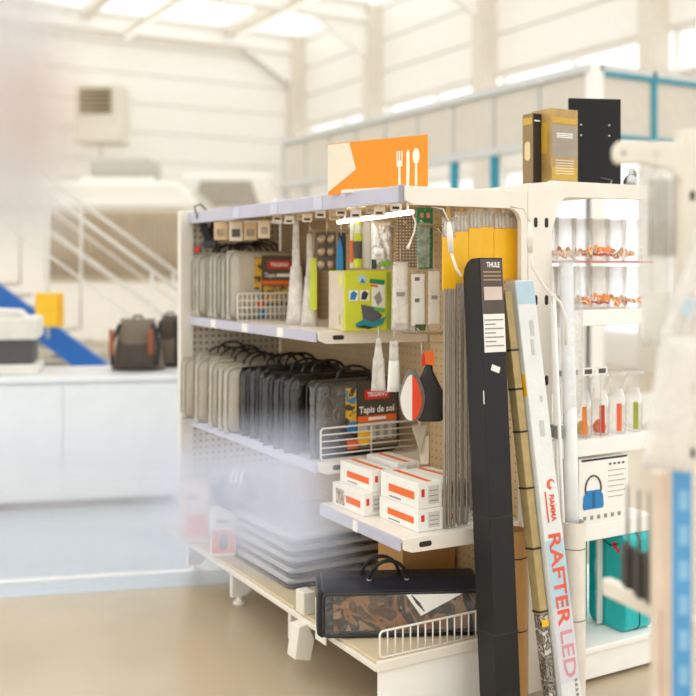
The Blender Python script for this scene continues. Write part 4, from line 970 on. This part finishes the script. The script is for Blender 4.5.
def case(label, x, y, wd, dp, h, yaw):
    t = thing('teal_case', label, 'case', (x, y, .121), yaw, 'teal cases')
    pts = rrect(0, dp, 0, h, .03, 5); MB().prism(pts, 0, wd, 'x').build('shell', TEAL, t, bevel=.006, seg=3)
    tb('zip_seam', mat('teal_dark', (0, 110, 116), .5), t, [(wd*.5, a, b) for a, b in [(q[0]*1.004-.001, q[1]*1.003) for q in pts+pts[:1]]], .003, 6)
    return t
t = case('large teal case with red flower print and beige label on the right deck', 2.50, 2.475, .13, .18, .335, 0)
for (yy, zz, r_, m) in ((.05, .29, .012, mat('flower_red', (216, 60, 80), .5)), (.035, .275, .009, MATS['flower_red']), (.11, .29, .006, MATS['flower_red'])):
    MB().prism([(yy+r_*math.cos(a), zz+r_*math.sin(a)) for a in [2*PI*j/10 for j in range(10)]], -.0015, -.0003, 'x').build('flower', m, t)
tb('twig', DARK, t, [(-.001, .15, .27), (-.001, .12, .3), (-.001, .07, .285), (-.001, .03, .3)], .002, 5); tb('twig', DARK, t, [(-.001, .12, .3), (-.001, .1, .315), (-.001, .06, .318)], .002, 5)
case('smaller teal case partly hidden behind the white tube on the right deck', 2.405, 2.62, .06, .2, .33, 0)
t = thing('clear_pouch', 'clear plastic sleeve standing between the two teal cases', 'pouch', (2.482, 2.58, .121)); MB().pillow(.03, .33, .025, 8, 12, 151, .3).build('sleeve', CLEAR, t, smooth=True); bx('insert', PAPER, t, -.011, .011, -.003, .003, .01, .3)

# ------------------------------------------------------------------ blurred rack close by on the right
ZRk = 1.8
ro = at(690, 266, ZRk+.02); ro.z = 0
rk = thing('display_rack', 'cream slotted display rack with bracket arms close at the right edge', 'rack', ro, CAMY)
k = ZRk/1000
def rz(y): return CAMH-(y-HOR)*k
def rxx(x): return (x-690)*k
RK = mat('rack_cream', (232, 225, 212), .45, var=.03)
ru = bx('upright', RK, rk, rxx(681), rxx(740), 0, .04, 0, 1.62, .004)
for y in (190, 255, 320, 385, 450): MB().prism(rrect(rxx(690), rxx(695), rz(y+10), rz(y), .003), -.001, .001).build('slot', DARK, ru)
arm = [(rxx(612), rz(147)), (rxx(612), rz(158)), (rxx(616), rz(163)), (rxx(640), rz(162)), (rxx(668), rz(168)), (rxx(683), rz(182)), (rxx(683), rz(140)), (rxx(617), rz(140))]
a_ = MB().prism(arm, -.006, .012).build('bracket_arm', RK, rk, bevel=.003)
MB().lathe([(.004, 0), (.004, .002)], 12).build('screw', GREY, a_).matrix_local = Matrix.Translation((rxx(622), -.006, rz(152))) @ Matrix.Rotation(PI/2, 4, 'X')
p0, p1 = at(606, 577, 1.98), at(700, 632, 1.74)
dv = p1-p0; dv.z = 0; yw = math.atan2(dv.y, dv.x)
lo = Matrix.Rotation(-CAMY, 4, 'Z') @ (Vector((p0.x, p0.y, 0))-ro)
m = MB().box(0, dv.length, -.012, .012, -.033, 0, Matrix.Translation((lo.x, lo.y, p0.z)) @ Matrix.Rotation(yw-CAMY, 4, 'Z'))
m.build('bracket_arm', RK, rk, bevel=.004)
bx('rack_shelf', RK, rk, rxx(640), rxx(760), -.12, .1, rz(760), rz(748), .003); bx('foot', RK, rk, rxx(660), rxx(760), -.2, .2, 0, .04, .005)
# packs hanging on the rack
for i, (x0, x1, y0, y1, Z) in enumerate([(640, 674, 168, 345, 1.76), (656, 690, 210, 350, 1.70), (640, 690, 335, 470, 1.66)]):
    loc, wd, h = facing(x0, x1, y0, y1, Z, CAMY)
    t = thing('hanging_pouch', ['clear pouch of metal rods hanging on the upper rack arm', 'milky plastic bag hanging against the rack upright', 'large crumpled milky bag hanging low on the rack'][i], 'pouch', loc, CAMY, 'plastic pouches on the right rack', rot=(0, (0, .3, .12)[i], CAMY))
    MB().pillow(wd, h, .05, 10, 16, 160+i, .25, .8 if i else 1).build('pouch', film('pouch_film', (248, 245, 240), .66, .12, 14, vary=.3) if i else film('pouch_clear', (240, 238, 234), .2, .2, 14, vary=.4), t, smooth=True)
    if i == 0:
        for q in range(5): tb('rod', mat('steel_rod', (150, 142, 132), .3, metal=.7), t, [((q-2)*wd*.17, -.03, h*.5), ((q-2)*wd*.17, -.03, h*.93)], .0026, 8)
        bx('insert', PAPER, t, -wd*.4, wd*.4, .004, .006, h*.05, h*.3)
    if i == 1: MB().prism(rrect(-wd*.3, wd*.05, h*.25, h*.38, .006), -.03, -.028).build('pale_blue_logo', mat('pale_logo', (196, 216, 226), .5), t)
    tb('hang_wire', WIRE, t, [(0, 0, h-.01), (0, .01, h+.03), (.02, .05, h+.035)], .002, 5)
loc, wd, h = facing(672, 691, 468, 748, 1.70, CAMY)
t = thing('blue_pack', 'tall white carton with blue front panel standing at the right edge', 'box', loc, CAMY-.06)
bx('carton', mat('cream_carton', (230, 214, 196), .5), t, -wd*.55, wd*.55, 0, .045, 0, h, .002)
bx('blue_front', mat('sky_blue_print', (84, 158, 212), .4, coat=.3), t, -wd*.5, wd*.52, -.0012, 0, .004, h-.004)
for i in range(7): bx('picture', mat('pale_sky_print', (140, 192, 226), .4), t, -wd*.15, wd*.35, -.002, -.0012, h*(.1+.125*i), h*(.17+.125*i))
loc, wd, h = facing(657, 671, 474, 748, 1.72, CAMY)
t = thing('cream_pack', 'tall cream carton directly left of the blue fronted one', 'box', loc, CAMY)
bx('carton', MATS['cream_carton'], t, -wd/2, wd/2, 0, .04, 0, h, .002); bx('red_line', mat('faded_red', (206, 150, 136), .5), t, -wd*.3, -wd*.2, -.001, 0, h*.1, h*.5)
GC = mat('grey_clip', (70, 66, 60), .5)
for i, (x0, x1, y0, y1, Z) in enumerate([(625, 635, 546, 590, 1.86), (637, 646, 552, 600, 1.82), (648, 656, 556, 606, 1.78)]):
    loc, wd, h = facing(x0, x1, y0, y1, Z, CAMY)
    t = thing('grey_clamp', 'dark grey clamp hanging on a rod over the lower bracket arm, %s from the left' % words[i], 'clamp', loc, CAMY, 'grey clamps on the right rack')
    MB().prism(rrect(-wd/2, wd/2, 0, h, .006), 0, .03).build('jaw', GC, t, bevel=.003); bx('jaw_pad', mat('black_rubber', (40, 38, 36), .7), t, wd*.1, wd*.45, -.003, 0, 0, h*.8, .001)
    tb('rod', mat('steel_rod', (0, 0, 0)), t, [(0, .015, h), (0, .015, h+.11)], .003, 8)

# ------------------------------------------------------------------ plastic wrapped goods right in front of the camera, far out of focus
VE = film('near_wrap', (216, 224, 244), .52, .05, 12, bump=.2, vary=.25)
VE2 = film('near_wrap_grey', (222, 221, 224), .55, .05, 12, bump=.2, vary=.25)
for nm, lab, x0, x1, y0, y1, Z, m, sd, tp in (
    ('wrapped_pack', 'bluish clear wrapped pack blurred close to the lens over the lower shelves', 150, 335, 438, 565, .40, VE, 201, .85),
    ('wrapped_pack', 'pale bluish wrapped pack blurred close to the lens over the counter', -90, 170, 440, 592, .44, film('near_wrap_pale', (206, 214, 230), .3, .05, 12, bump=.2, vary=.25), 202, .95),
    ('wrapped_pack', 'grey wrapped pack blurred close to the lens in the upper left corner', -110, 62, -60, 235, .36, VE2, 203, 1.0)):
    loc, wd, h = facing(x0, x1, y0, y1, Z, CAMY)
    t = thing(nm, lab, 'pack', loc, CAMY, 'wrapped packs close to the lens')
    MB().pillow(wd, h, .025, 14, 14, sd, .2, tp, e=3).build('wrap', m, t, smooth=True)
    if sd == 203: MB().pillow(wd*.5, h*.35, .012, 8, 8, 9, .1, z=h*.25, x=wd*.28).build('pink_insert', film('pink_tint', (236, 206, 190), .5, .0, 5, bump=0), t, smooth=True)

so = at(-420, 266, .45); so.z = 0
t = thing('wire_stand', 'thin wire display stand beside the camera carrying the wrapped packs', 'stand', so, CAMY)
tb('post', WIREW, t, [(0, 0, .02), (0, 0, 1.55)], .008, 10); MB().lathe([(.12, 0), (.12, .012), (.02, .02)], 24).build('base', WIREW, t)
for nm_, (px_, py_, Z_) in (('arm', (-30, 500, .44)), ('arm', (-60, -62, .36)), ('arm', (168, 500, .40))):
    q = Matrix.Rotation(-CAMY, 4, 'Z') @ (at(px_, py_, Z_)-so); tb(nm_, WIREW, t, [(0, 0, q.z), (q.x, q.y, q.z)], .0015, 6)
flush_texts()
